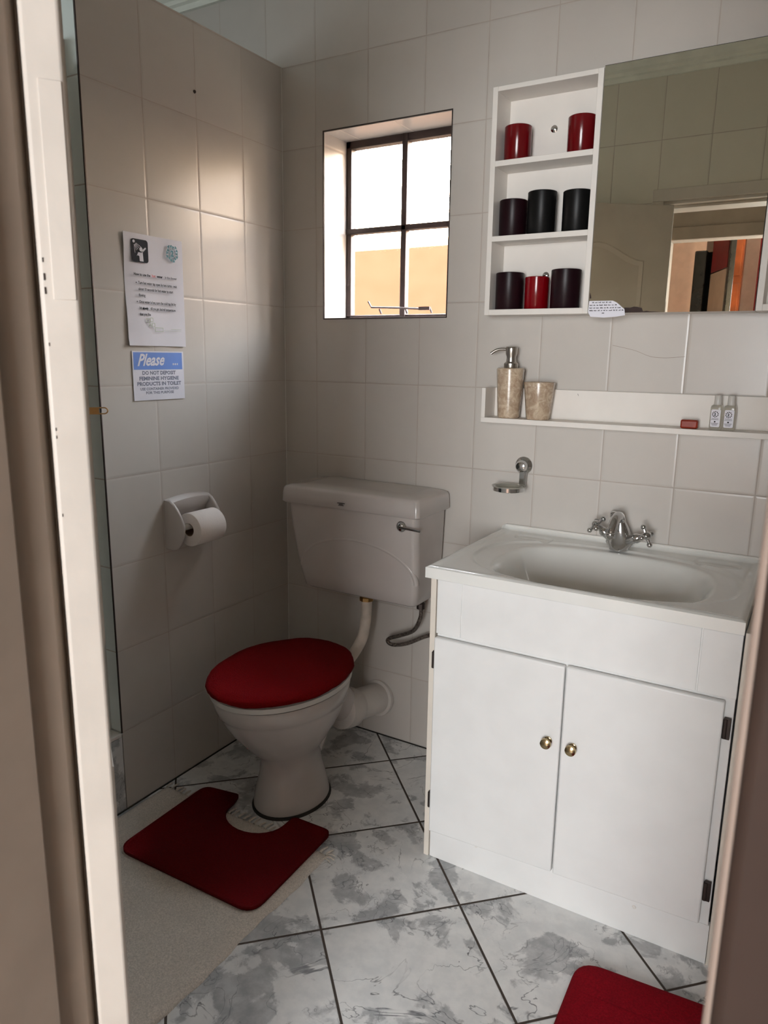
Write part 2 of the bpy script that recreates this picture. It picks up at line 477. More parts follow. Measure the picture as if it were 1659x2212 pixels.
# door frame ------------------------------------------------------------
def jamb_poly(side):
    # rebate, stop, then out to the passage
    if side < 0:
        return [(DX0 - .022, YF + .0), (DX0, YF - .025), (DX0, YF - .068), (DX0 + .011, YF - .069), (DX0 + .011, YB - .012), (DX0 - .022, YB - .012)]
    return [(DX1 + .022, YF), (DX1, YF), (DX1, YF - .044), (DX1 - .0, YF - .045), (DX1, YB - .012), (DX1 + .022, YB - .012)]
b = B(); b.loft([[(x, y, z) for x, y in jamb_poly(-1)] for z in (0, DH)])
struct('trim_10', b, M['jamb'], bevel=.002)
b = B(); b.loft([[(x, y, z) for x, y in jamb_poly(1)] for z in (0, DH)])
struct('trim_11', b, M['jambedge'], bevel=.004)
b = B(); b.box(DX0 - .022, DX1 + .022, YB - .012, YF - .002, DH, DH + .021); b.box(DX0, DX1, YB - .012, YF - .045, DH - .011, DH)
struct('trim_12', b, M['doorpaint'], bevel=.002)
# architraves: bathroom side (cream), passage side
b = B()
b.box(DX0 - .052, DX0 - .004, YF, YF + .014, 0, DH + .012); b.box(DX1 + .004, DX1 + .052, YF, YF + .014, 0, DH + .012); b.box(DX0 - .052, DX1 + .052, YF, YF + .014, DH + .012, DH + .062)
struct('trim_13', b, M['doorpaint'], bevel=.003)
b = B(); b.box(DX0 - .06, DX0 - .012, YB - .014, YB, 0, DH + .06)
struct('trim_14', b, M['jamb'], bevel=.003)
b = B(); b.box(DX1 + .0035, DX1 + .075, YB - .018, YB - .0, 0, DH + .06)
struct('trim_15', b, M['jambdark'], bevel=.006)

# the open door leaf --------------------------------------------------------
ang = math.radians(90 + 54.6)
dl = Vector((math.cos(ang), math.sin(ang), 0)); dn = Vector((math.sin(ang), -math.cos(ang), 0))   # along leaf, towards the room face
hp = Vector((.9900, -1.6369, 0))
LW, LT, LH = .655, .036, 2.0
def lp(s, t, z): return tuple(hp + dl * s + dn * t + Vector((0, 0, z)))
def leafbox(bb, s0, s1, t0, t1, z0, z1):
    vs = [lp(s, t, z) for s in (s0, s1) for t in (t0, t1) for z in (z0, z1)]
    bb.add(vs, [(0, 1, 3, 2), (4, 6, 7, 5), (0, 4, 5, 1), (2, 3, 7, 6), (0, 2, 6, 4), (1, 5, 7, 3)])
b = B(); leafbox(b, 0, LW, 0, LT, .012, LH)
leaf = struct('door_1', b, M['doorpaint'], bevel=.004, seg=3)
# moulded panels with an arched top on the room face and the passage face
def arch_outline(s0, s1, z0, z1, rise, n=14):
    pts = [(s0, z0), (s1, z0), (s1, z1)]
    for k in range(1, n):
        t = k / n; s = s1 + (s0 - s1) * t
        pts.append((s, z1 + rise * (.5 - .5 * math.cos(2 * PI * t))))
    pts.append((s0, z1)); return pts
for tf, sg in ((LT, 1), (0, -1)):
    for (z0, z1, rise) in ((.98, 1.77, .075), (.18, .82, .0)):
        o1 = arch_outline(.115, LW - .115, z0, z1, rise)
        def ins(pts, d):
            cxx = LW / 2; cz_ = (z0 + z1) / 2; out = []
            for s, z in pts: out.append((cxx + (s - cxx) * (1 - 2 * d / (LW - .23)), cz_ + (z - cz_) * (1 - 2 * d / (z1 - z0))))
            return out
        rings = [[lp(s, tf, z) for s, z in o1], [lp(s, tf - sg * .0 + sg * .006, z) for s, z in ins(o1, .006)], [lp(s, tf + sg * .001, z) for s, z in ins(o1, .022)], [lp(s, tf + sg * .004, z) for s, z in ins(o1, .034)]]
        obj('moulded_panel', B().loft(rings, False, True), M['doorpaint'], leaf, smooth=True, angle=25)
# painted-over hinges on the hinge edge
for z0, z1 in ((1.40, 1.60), (.30, .42)):
    b = B(); vs = [lp(-.0015, .012, z0), lp(-.0015, LT - .003, z0), lp(-.0015, LT - .003, z1), lp(-.0015, .012, z1), lp(.001, .012, z0), lp(.001, LT - .003, z0), lp(.001, LT - .003, z1), lp(.001, .012, z1)]
    b.add(vs, [(0, 1, 2, 3), (4, 7, 6, 5), (0, 4, 5, 1), (1, 5, 6, 2), (2, 6, 7, 3), (3, 7, 4, 0)])
    obj('hinge', b, M['doorpaint'], leaf, bevel=.0008)
for z in (1.80, 1.70):
    b = B(); leafbox(b, -.012, .0, -.008, .003, z, z + .03)
    obj('hinge_knuckle', b, M['chrome'], leaf, bevel=.002)
# small paint chips on the edge
b = B()
for z, w in ((1.435, .004), (1.418, .006), (1.405, .006), (1.355, .003), (1.27, .003), (1.262, .003), (1.18, .003)):
    leafbox(b, -.0006, .001, .0042, .0042 + w * .28, z, z + w * 1.1)
obj('paint_chips', b, M['hinge'], leaf)
# brass lever handles and the key ring in the lock
hz = 1.243
def lever(sg, tf):
    b = B()
    n0 = tf
    b.tube([lp(LW - .045, n0, hz), lp(LW - .045, n0 + sg * .052, hz)], .0085, 12)
    P = [lp(LW - .045, n0 + sg * .050, hz), lp(LW - .08, n0 + sg * .054, hz), lp(LW - .16, n0 + sg * .052, hz)]
    b.tube(P, .0075, 12)
    b.lathe([(.022, 0), (.022, .004), (.014, .007)], lp(LW - .045, n0, hz), tuple(dn * sg), 24)
    return b
b = lever(-1, 0)
obj('lever_handle', b, M['oldbrass'], leaf, smooth=True)
# flat brass latch keeper that reaches past the leaf, with a loop end
b = B()
cpt = Vector(lp(LW - .012, LT - .004, hz))
dirn = Vector((.62, .785, 0)).normalized()
q0 = cpt; q1 = cpt + dirn * .046
loop = []
for k in range(17):
    a = PI / 2 - PI * k / 16
    loop.append(q1 + dirn * (.009 + .006 * math.cos(a)) + Vector((0, 0, .0055 * math.sin(a))))
loop = [q1 + Vector((0, 0, .0055))] + loop + [q1 - Vector((0, 0, .0055))]
b.tube(loop, .0012, 8)
for dz in (0,):
    nrm = Vector((-dirn.y, dirn.x, 0))
    vs = []
    for p in (q0, q1):
        for s2 in (-.0015, .0015):
            for z in (-.0065, .0065): vs.append(tuple(p + nrm * s2 + Vector((0, 0, z))))
    b.add(vs, [(0, 1, 3, 2), (4, 6, 7, 5), (0, 4, 5, 1), (2, 3, 7, 6), (0, 2, 6, 4), (1, 5, 7, 3)])
obj('latch_loop', b, M['oldbrass'], leaf, smooth=True)
b = B(); cc = Vector(lp(LW - .045, -.022, 1.176))
b.tube([cc + dn * .011 * math.cos(t) + Vector((0, 0, .011 * math.sin(t))) for t in [2 * PI * k / 20 for k in range(21)]], .0018, 8)
obj('key', b, M['hinge'], leaf, smooth=True)

# shower enclosure beyond the partition ---------------------------------------
sh = thing('shower_screen', 'white framed shower screen with smoked panels, seen through the gap behind the door', 'shower screen', (-.06, -1.2, .25))
b = B()
for y in (-.80, -1.585): b.box(-.075, -.045, y - .012, y + .012, .25, 2.10)
for z in (2.02, 1.86, .262, .335): b.box(-.073, -.047, -1.585, -.80, z, z + .03)
obj('frame', b, M['alu'], sh, bevel=.002)
obj('glass_panel', B().box(-.062, -.058, -1.573, -.812, .365, 1.86), M['showerglass'], sh)
obj('upper_panel', B().box(-.062, -.058, -1.573, -.812, 1.89, 2.02), M['showerglass'], sh)

# passage and bedroom (seen in the mirror) ------------------------------------
b = B()
Y2 = -2.9
b.box(-.6, .76, Y2 - .12, Y2, 0, 2.6); b.box(2.35, 3.1, Y2 - .12, Y2, 0, 2.6); b.box(.76, 2.35, Y2 - .12, Y2, 2.10, 2.6)
struct('wall_passage_far', b, M['passage'])
b = B(); b.box(.70, 2.41, Y2, Y2 + .015, 2.04, 2.11); b.box(.70, .76, Y2, Y2 + .015, 0, 2.04); b.box(.76, 2.35, Y2 - .12, Y2, 2.04, 2.10)
struct('trim_16', b, M['passage'], bevel=.003)
struct('wall_passage_left', B().box(-.7, -.6, -4.9, YB, 0, 2.6), M['bedwall'])
struct('wall_passage_blocker', B().box(1.93, 2.02, Y2, YB, 0, 2.6), M['passage'])  # unseen wall, added to keep bedroom light off the toilet corner
struct('wall_bedroom_right', B().box(3.0, 3.1, -4.9, Y2, 0, 2.6), M['bedwall'])
struct('wall_bedroom_far', B().box(-.7, 3.1, -4.9, -4.8, 0, 2.6), M['bedwall'])
struct('wall_passage_near', B().box(XR + .1, 3.1, YB, YF, 0, 2.6), M['passage'])
struct('floor_bedroom', B().box(-.7, 3.1, -4.9, YB, -.06, 0), M['bedfloor'])
struct('ceiling_bedroom', B().box(-.7, 3.1, -4.9, YB, 2.6, 2.65), M['ceil'])
# bedroom things
tv = thing('television', 'black wall television seen edge on in the mirror reflection', 'television', (.80, -4.3, 1.5))
def rotbox(bb, c, ang, w, d, z0, z1):
    ca, sa = math.cos(ang), math.sin(ang)
    vs = [(c[0] + x * ca - y * sa, c[1] + x * sa + y * ca, z) for x in (-w / 2, w / 2) for y in (-d / 2, d / 2) for z in (z0, z1)]
    bb.add(vs, [(0, 1, 3, 2), (4, 6, 7, 5), (0, 4, 5, 1), (2, 3, 7, 6), (0, 2, 6, 4), (1, 5, 7, 3)])
ta = math.atan2(.6, .245)
b = B(); rotbox(b, (.8625, -4.3), ta, .65, .04, 1.35, 2.34); obj('casing', b, M['black'], tv, bevel=.006)
b = B(); rotbox(b, (.715, -4.50), 0, .09, .20, 1.35, 2.17); obj('wall_bracket', b, M['black'], tv, bevel=.01)
b = B(); rotbox(b, (.8625 + .3785 * .09 - .926 * .0225, -4.3 + .926 * .09 + .378 * .0225), ta, .40, .004, 2.0, 2.30); obj('screen', b, M['screen'], tv)
b = B(); rotbox(b, (.8625 + .3785 * .09 - .926 * .0225, -4.3 + .926 * .09 + .378 * .0225), ta, .40, .004, 1.50, 1.99); obj('lower_screen', b, M['passage'], tv)  # grey part of the reflection, painted as a flat panel
wd = thing('wardrobe', 'orange wooden wardrobe with panelled doors, seen in the mirror reflection', 'wardrobe', (1.0, -4.7, 0))
obj('carcass', B().box(.905, .985, -4.78, -4.68, 0, 2.38), M['wood'], wd, bevel=.004)
for z0, z1 in ((.1, .9), (.95, 1.55), (1.6, 1.95), (2.0, 2.3)):
    obj('door_panel', B().box(.915, .975, -4.682, -4.67, z0, z1), M['wood'], wd, bevel=.006)
tag(obj('dark_curtain', B().box(1.10, 1.125, -4.78, -4.60, 0, 2.35), M['redcloth'], bevel=.01), 'dark red curtain hanging beside the wardrobe in the mirror reflection', 'curtain')

# ================================================================== TOILET
def oval(cx_, cy_, a, bf, bb_, z, n=48, sq=2.0):
    r = []
    for i in range(n):
        t = 2 * PI * i / n; c, s = math.cos(t), math.sin(t)
        e = 2.0 / sq
        x = a * math.copysign(abs(c) ** e, c); y = (bb_ if s > 0 else bf) * math.copysign(abs(s) ** e, s)
        r.append((cx_ + x, cy_ + y, z))
    return r
toilet = thing('toilet', 'pale ceramic toilet with low-level cistern standing in the corner under the window', 'toilet', (.37, -.47, 0))
rings = []
for z, cx_, cy_, a, f_, k_ in [(0, .375, -.466, .107, .138, .128), (.012, .375, -.466, .107, .138, .128), (.03, .373, -.465, .104, .134, .125), (.06, .372, -.465, .097, .124, .120), (.10, .369, -.465, .086, .111, .114), (.14, .367, -.466, .080, .105, .114),
                               (.16, .366, -.466, .086, .112, .118), (.18, .365, -.467, .097, .127, .124), (.20, .364, -.468, .111, .146, .134), (.22, .363, -.468, .123, .161, .145), (.24, .362, -.469, .135, .177, .158), (.26, .361, -.470, .147, .192, .172), (.28, .359, -.470, .157, .205, .184), (.30, .358, -.470, .166, .217, .196), (.32, .357, -.471, .173, .226, .206), (.332, .356, -.471, .177, .231, .211),
                               (.336, .356, -.471, .182, .236, .216), (.372, .354, -.472, .188, .243, .226), (.381, .354, -.472, .185, .240, .222), (.381, .354, -.472, .140, .19, .18), (.34, .354, -.472, .12, .17, .16)]:
    rings.append(oval(cx_, cy_, a, f_, k_, z, 56))
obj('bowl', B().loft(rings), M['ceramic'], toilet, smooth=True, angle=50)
# dark joint at the foot
b = B(); b.loft([oval(.378, -.470, .112, .143, .136, .0005), oval(.378, -.470, .108, .141, .131, .006)])
obj('floor_joint', b, M['rubber'], toilet, smooth=True)
# outlet horn and trapway on the rear
P = smooth_path([(.372, -.42, .10), (.372, -.36, .18), (.374, -.31, .255), (.376, -.262, .262), (.380, -.215, .215), (.384, -.175, .168)], 6)
obj('trapway', B().tube(P, [.055] * len(P), 20), M['ceramic'], toilet, smooth=True)
b = B(); b.lathe([(.050, -.005), (.066, .0), (.069, .02), (.068, .055), (.060, .07), (.056, .085)], (.383, -.215, .182), Vector((.10, 1, -.22)), 36)
obj('waste_coupling', b, M['pipewhite'], toilet, smooth=True, angle=50)
b = B(); b.lathe([(.054, 0), (.054, .148), (.064, .15), (.066, .158), (.064, .166)], (.391, -.163, .170), Vector((.10, 1, -.16)), 36)
obj('waste_pipe', b, M['pipewhite'], toilet, smooth=True, angle=50)
# seat and lid
b = B(); b.loft([oval(.353, -.473, .183, .240, .232, .383), oval(.353, -.474, .192, .250, .240, .388), oval(.353, -.474, .191, .249, .239, .402), oval(.353, -.473, .180, .237, .228, .404)])
obj('seat', b, M['ceramic_lid'], toilet, smooth=True, angle=60)
b = B(); b.loft([oval(.353, -.476, .180, .238, .236, .405), oval(.353, -.476, .184, .242, .240, .409), oval(.353, -.476, .18, .238, .236, .414)])
obj('seat_lid', b, M['ceramic_lid'], toilet, smooth=True, angle=60)
# cistern
def rr3(x0, x1, y0, y1, z, r, n=6):
    return [((x0 + x1) / 2 + a, (y0 + y1) / 2 + c, z) for a, c in rrect(x1 - x0, y1 - y0, r, n)]
rings = []
for z, x0, x1, yf in [(.573, .235, .615, -.150), (.576, .216, .630, -.168), (.584, .205, .640, -.177), (.62, .198, .6455, -.183), (.66, .190, .6485, -.188), (.70, .182, .651, -.193), (.78, .174, .654, -.203), (.874, .166, .657, -.213), (.895, .168, .655, -.211)]:
    rings.append(rr3(x0, x1, yf, -.006, z, .022))
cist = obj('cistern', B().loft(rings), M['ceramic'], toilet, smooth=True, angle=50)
rings = []
for z, e, r in [(.874, -.004, .010), (.872, .003, .012), (.877, .008, .014), (.905, .0065, .014), (.920, .004, .014), (.9265, -.001, .014), (.9300, -.010, .02), (.933, -.06, .02)]:
    rings.append(rr3(.160 - e, .661 + e, -.218 - e, -.002, z, r))
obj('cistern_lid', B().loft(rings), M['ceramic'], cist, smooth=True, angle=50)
# relief arch on the front (raised rounded ridge following the sloping face)
def yfront(z):
    zz = [(.584, -.177), (.66, -.188), (.70, -.193), (.78, -.203), (.874, -.213)]
    for (a, ya), (c, yc_) in zip(zz, zz[1:]):
        if z <= c: return ya + (yc_ - ya) * (z - a) / (c - a)
    return -.213
pts = []
for k in range(41):
    t = PI * (1.04 - 1.06 * k / 40)
    x = .425 + .219 * math.cos(t); z = .655 + .118 * math.sin(max(0, min(PI, t))) if True else 0
    if k == 0: z -= .0
    pts.append((x, yfront(z) + .0072, z))
obj('relief_arch', B().tube(pts, .0085, 20), M['ceramic'], cist, smooth=True)
b = B(); b.box(.380, .408, -.2292, -.2265, .893, .8945); b.box(.384, .404, -.2292, -.2265, .886, .8872); b.box(.387, .401, -.2292, -.2265, .889, .8905)
obj('maker_mark', b, M['hinge'], cist)
b = B()
b.lathe([(.017, 0), (.017, .004), (.012, .010), (.006, .013)], (.604, -.209, .843), (0, -1, 0), 24)
b.tube([(.604, -.222, .843), (.64, -.226, .842), (.676, -.227, .840)], [.005, .0042, .0035], 12)
obj('flush_lever', b, M['chrome'], cist, smooth=True)
b = B(); b.tube(smooth_path([(.432, -.13, .58), (.431, -.13, .52), (.428, -.132, .47), (.430, -.155, .425), (.425, -.20, .385), (.41, -.25, .352)], 6), .0185, 18)
obj('flush_pipe', b, M['pipe'], toilet, smooth=True)
b = B(); b.lathe([(.024, 0), (.024, .012), (.020, .014), (.020, .022)], (.432, -.13, .553), (0, 0, 1), 8)
obj('pipe_nut', b, M['oldbrass'], toilet, smooth=True, angle=30)
# lid cover
rings = []
for z, s in [(.415, .97), (.4115, .985), (.414, 1.0), (.421, .995), (.428, .96), (.433, .85), (.436, .6), (.437, .3), (.4375, .05)]:
    r = []
    for i, (x, y, zz) in enumerate(oval(.354, -.481, .197, .254, .255, z, 90)):
        w = 1 + .004 * math.sin(i * .9) + .003 * math.sin(i * 2.3)
        r.append((.354 + (x - .354) * s * w, -.481 + (y + .481) * s * w, z + .0012 * math.sin(i * .5) * (s > .9)))
    rings.append(r)
tag(obj('toilet_lid_cover', B().loft(rings), M['cover'], loc=(.354, -.481, .41), smooth=True, angle=80), 'deep red fabric cover stretched over the closed toilet lid', 'lid cover')
# supply hose
b = B(); P = smooth_path([(.612, -.085, .592), (.613, -.083, .54), (.606, -.078, .505), (.580, -.070, .458), (.53, -.062, .428), (.485, -.058, .407), (.472, -.056, .392), (.492, -.055, .383), (.545, -.053, .398), (.62, -.050, .440), (.70, -.045, .47), (.75, -.02, .48), (.755, -.004, .48)], 8)
b.tube(P, .0068, 12)
hose = tag(obj('water_hose', b, M['braid'], loc=(.6, -.08, .5), smooth=True), 'grey braided supply hose looping below the cistern beside the cabinet', 'hose')
b = B(); b.lathe([(.014, 0), (.014, .018), (.011, .02), (.011, .035)], (.6115, -.085, .545), (0, 0, 1), 8)
obj('brass_nut', b, M['hinge'], hose, smooth=True, angle=30)

# ================================================================== PAPER HOLDER
ph = thing('toilet_paper_holder', 'white ceramic toilet paper holder fixed on the left tiled wall', 'toilet paper holder', (0, -.5, .84))
b = B()
zt = lambda y: .915 + .006 * math.sin(PI * (y + .585) / .16)
ring = []
for y in [-.585 + .16 * k / 12 for k in range(13)]:
    prof = [(0, .770), (.010, .772), (.010, .86), (.016, .880), (.030, .897), (.028, zt(y) - .004), (.016, zt(y) + .002), (0, zt(y) + .004)]
    ring.append([(x, y, z) for x, z in prof])
b.loft(ring)
obj('back_plate', b, M['ceramic'], ph, smooth=True, angle=50)
for y0, y1 in ((-.590, -.578), (-.432, -.420)):
    prof = []
    cheek = [(0, .766), (.030, .765), (.048, .772), (.060, .788), (.070, .808), (.0755, .832), (.073, .852), (.064, .872), (.050, .893), (.036, .908), (.022, .917), (0, .919)]
    bb = B(); m_ = (y0 + y1) / 2
    bb.loft([[(x * .96, y0, .84 + (z - .84) * .97) for x, z in cheek], [(x, y0 + .003, z) for x, z in cheek], [(x, y1 - .003, z) for x, z in cheek], [(x * .96, y1, .84 + (z - .84) * .97) for x, z in cheek]])
    obj('side_bracket', bb, M['ceramic'], ph, smooth=True, angle=50)
b = B(); b.tube([(.058, -.58, .838), (.058, -.43, .838)], .010, 20)
obj('roller', b, M['ceramic_lid'], ph, smooth=True)
roll = thing('toilet_roll', 'part-used roll of white toilet paper on the wall holder', 'toilet roll', (.062, -.5, .832))
RX, RZ = .0635, .828
b = B(); R0, R1 = .020, .051
prof = [(R0, 0), (R1 - .002, 0), (R1, .002), (R1, .108), (R1 - .002, .110), (R0, .110)]
c = Vector((RX, -.556, RZ)); n = 48; rg = []
for r, h in prof:
    rg.append([(c.x + r * math.cos(t), c.y + h, c.z + r * math.sin(t)) for t in [2 * PI * i / n for i in range(n)]])
b.loft(rg + [rg[0]], False, False)
obj('paper', b, M['tissue'], roll, smooth=True, angle=50)
b = B(); rg = []
for r, h in [(.0175, .001), (.0202, .001), (.0202, .109), (.0175, .109)]:
    rg.append([(c.x + r * math.cos(t), c.y + h, c.z + r * math.sin(t)) for t in [2 * PI * i / n for i in range(n)]])
b.loft(rg + [rg[0]], False, False)
obj('core', b, M['card'], roll, smooth=True, angle=50)

# ================================================================== SIGNS ON THE LEFT WALL
def on_wall(y0, z0, xoff): return lambda a, b_: (xoff, y0 + a, z0 + b_)
s1 = thing('shower_notice', 'white printed notice with a shower pictogram, upper of the two on the left wall', 'notice', (0, -.585, 1.516))
b = B(); NS = 10; vs = []; fs = []
for j in range(15):
    for i in range(NS + 1):
        y = -.691 + .211 * i / NS; z = 1.368 + .298 * j / 14
        x = .0035 + .0022 * math.sin(j * .55 + .4) * (1 - i / NS) + .0015 * math.sin(i * .8)
        if j == 0 and i == 0: x += .004
        vs.append((x, y, z))
w = NS + 1
for j in range(14):
    for i in range(NS): fs.append((j * w + i, j * w + i + 1, (j + 1) * w + i + 1, (j + 1) * w + i))
nv = len(vs); back_ = [(x - .0012, y, z) for x, y, z in vs]
fs2 = [tuple(k + nv for k in reversed(f_)) for f_ in fs]
edge = [i for i in range(w)] + [j * w + NS for j in range(1, 15)] + [14 * w + i for i in range(NS - 1, -1, -1)] + [j * w for j in range(13, 0, -1)]
fe = [(edge[k], edge[(k + 1) % len(edge)], edge[(k + 1) % len(edge)] + nv, edge[k] + nv) for k in range(len(edge))]
b.add(vs + back_, fs + fs2 + fe)
obj('paper_sheet', b, M['paper'], s1, smooth=True)
X1 = .0078
def flat(bb, poly, fn): bb.prism(poly, lambda a, c_: fn(a, c_), lambda a, c_: tuple(Vector(fn(a, c_)) + Vector((.0003, 0, 0))))
b = B(); flat(b, rrect(.058, .060, .008), on_wall(-.639, 1.621, X1)); obj('pictogram_panel', b, M['ink'], s1)
b = B(); F = on_wall(-.639, 1.621, X1 + .0005)
circ = lambda cx_, cy_, r, n=18: [(cx_ + r * math.cos(2 * PI * i / n), cy_ + r * math.sin(2 * PI * i / n)) for i in range(n)]
flat(b, circ(.004, .004, .0055), F)
flat(b, [(-.006, -.004), (.006, -.004), (.011, -.002), (.022, .008), (.019, .011), (.009, .003), (.011, -.027), (-.002, -.027), (-.003, -.014), (-.009, -.012), (-.012, -.015)], F)
flat(b, circ(-.020, .023, .004), F)
for k in range(5):
    a = math.radians(-28 - 14 * k); r0, r1 = .008, (.030 if k in (0, 4) else .024)
    ca, sa = math.cos(a), math.sin(a); nx, ny = -sa * .0006, ca * .0006
    p0 = (-.020 + ca * r0, .023 + sa * r0); p1 = (-.020 + ca * r1, .023 + sa * r1)
    flat(b, [(p0[0] + nx, p0[1] + ny), (p0[0] - nx, p0[1] - ny), (p1[0] - nx, p1[1] - ny), (p1[0] + nx, p1[1] + ny)], F)
obj('pictogram_figure', b, M['paper'], s1)
b = B(); F = on_wall(-.521, 1.628, X1)
for k in range(14):
    a = 2 * PI * k / 14; r = .0175 + .002 * (k % 3)
    cx_, cy_ = r * math.cos(a), r * math.sin(a)
    flat(b, [(cx_ + .0045 * math.cos(a + q) * (1.2 if q_ % 2 else .6), cy_ + .0045 * math.sin(a + q) * (1.2 if q_ % 2 else .6)) for q_, q in enumerate([2 * PI * i / 6 for i in range(6)])], F)
text_into(b, '2', .022, lambda a, c_: F(a - .006, c_ - .008), offset=.0012)
for k in range(10):
    a0, a1 = 2 * PI * k / 12, 2 * PI * (k + .7) / 12
    flat(b, [(.0115 * math.cos(a0), .0115 * math.sin(a0)), (.0128 * math.cos(a0), .0128 * math.sin(a0)), (.0128 * math.cos(a1), .0128 * math.sin(a1)), (.0115 * math.cos(a1), .0115 * math.sin(a1))], F)
obj('round_emblem', b, M['tealink'], s1)
b = B()
def line(s, y, z, size, xs_=1.0, off=0.0, bb=None): text_into(bb or b, s, size, lambda a, c_: (X1, y + a, z + c_), xs=xs_, offset=off)
line('How to use the', -.664, 1.556, .0098, .92, .00035)
line('water', -.583, 1.556, .0098, .92, .00045)
line('in the shower', -.553, 1.556, .0098, .82, .0001)
for i, (s, ind) in enumerate([('Turn hot water tap open by two turns - wait', 0), ('about 10 seconds for hot water to start', 0), ('flowing', 0), ('Once water is hot, turn the cold tap bit by', 0), ('bit', 0), ('that you like', 0)]):
    zz = 1.534 - .0165 * i - .001 * (i > 2)
    line(s, -.650, zz, .0102, .76, .00028)
line('slowly', -.639, 1.534 - .0165 * 4 - .001, .0088, .88, .0006)
line('till you get desired temperature', -.611, 1.534 - .0165 * 4 - .001, .0100, .72, .00025)
flat(b, circ(-.002, .003, .0016, 10), on_wall(-.655, 1.534, X1)); flat(b, circ(-.002, .003, .0016, 10), on_wall(-.655, 1.4835, X1))
obj('printed_text', b, M['ink'], s1)
b = B(); line('hot', -.600, 1.556, .0098, .92, .0004, b); obj('red_word', b, M['redink'], s1)
b = B(); F = on_wall(-.628, 1.432, X1)
for (a0, c0, a1, c1) in [(0, 0, .012, .010), (.014, .002, .024, .012), (.020, -.012, .030, -.002), (.030, -.024, .060, -.014), (.008, -.010, .018, -.004)]:
    flat(b, [(a0, c0), (a1, c0), (a1, c0 + .0015), (a0, c0 + .0015)], F); flat(b, [(a0, c1), (a1, c1), (a1, c1 + .0015), (a0, c1 + .0015)], F)
    flat(b, [(a0, c0), (a0 + .0015, c0), (a0 + .0015, c1), (a0, c1)], F); flat(b, [(a1 - .0015, c0), (a1, c0), (a1, c1), (a1 - .0015, c1)], F)
flat(b, [(.062, -.021), (.130, -.021), (.130, -.0205), (.062, -.0205)], F); flat(b, [(.090, -.016), (.130, -.016), (.130, -.0150), (.090, -.0150)], F)
obj('green_emblem', b, M['greenink'], s1)

s2 = thing('hygiene_notice', 'white sign with blue Please header, lower of the two on the left wall', 'sign', (0, -.585, 1.284))
YA, YE = -.681, -.490
b = B(); b.box(.0012, .0024, YA, YE, 1.216, 1.3535)
obj('sign_sheet', b, M['paper'], s2)
X2 = .0026
b = B(); b.box(.0024, X2, YA + .004, YE - .006, 1.302, 1.350); obj('blue_header', b, M['blueink'], s2)
b = B(); text_into(b, 'Please', .046, lambda a, c_: (X2 + .0003, -.665 + a, 1.313 + c_ + a * .02), shear=.45, xs=.84, offset=.0012)
obj('header_word', b, M['paper'], s2); b = B()
text_into(b, '...', .040, lambda a, c_: (X2 + .0003, -.535 + a, 1.315 + c_), xs=.9, offset=.0006)
obj('header_dots', b, M['paper'], s2)
b = B(); yc = -.5855
for s, z, sz, of, wd_ in [('DO NOT DEPOSIT', 1.288, .0142, .0006, .125), ('FEMININE HYGIENE', 1.2725, .0142, .0006, .148), ('PRODUCTS IN TOILET', 1.2575, .0142, .0006, .165), ('USE CONTAINER PROVIDED', 1.2445, .0100, .0003, .145), ('FOR THIS PURPOSE', 1.2335, .0100, .0003, .105)]:
    tmp = B(); text_into(tmp, s, sz, lambda a, c_: (a, c_, 0), align='CENTER', offset=of)
    hw = max(v[0] for v in tmp.v) - min(v[0] for v in tmp.v); mid = (max(v[0] for v in tmp.v) + min(v[0] for v in tmp.v)) / 2
    b.add([(X2, yc + (v[0] - mid) * wd_ / hw, z + v[1]) for v in tmp.v], tmp.f)
obj('printed_text', b, M['greyink'], s2)
# old screw hole in the wall tile
tag(obj('wall_screw', B().lathe([(.005, 0), (.004, .003), (.001, .004)], (0, -.401, 2.086), (1, 0, 0), 12), M['hinge'], loc=(0, -.401, 2.086)), 'small dark rusty screw in the upper left wall tile', 'screw')

# ================================================================== VANITY
YV = -.497
van = thing('vanity_cabinet', 'white two-door bathroom cabinet under the washbasin', 'cabinet', (1.225, -.25, 0))
b = B()
b.box(.866, 1.584, -.480, -.004, .0, .018); b.box(.866, 1.584, -.02, -.004, .018, .80)
b.box(.876, 1.578, YV + .002, -.480, .0, .800)
b.box(.944, 1.499, YV - .001, -.482, .652, .796)       # middle strip of the top rail
b.box(.8735, .9415, YV - .001, -.482, .652, .796); b.box(1.5015, 1.579, YV - .001, -.482, .652, .796)
b.box(.8735, 1.5815, YV - .001, -.482, .0, .100)
obj('face_frame', b, M['paint'], van, bevel=.0012)
b = B(); b.box(.856, .871, YV - .003, -.004, 0, .803); obj('side_panel', b, M['cream'], van, bevel=.001)
b = B(); b.box(1.5825, 1.5975, YV - .003, -.004, 0, .803); obj('side_panel', b, M['cream'], van, bevel=.001)
def door_outline(x0, x1, z0l, z0r, z1, r=.006):
    return [(x0, z0l), (x1, z0r), (x1, z1), (x0, z1)]
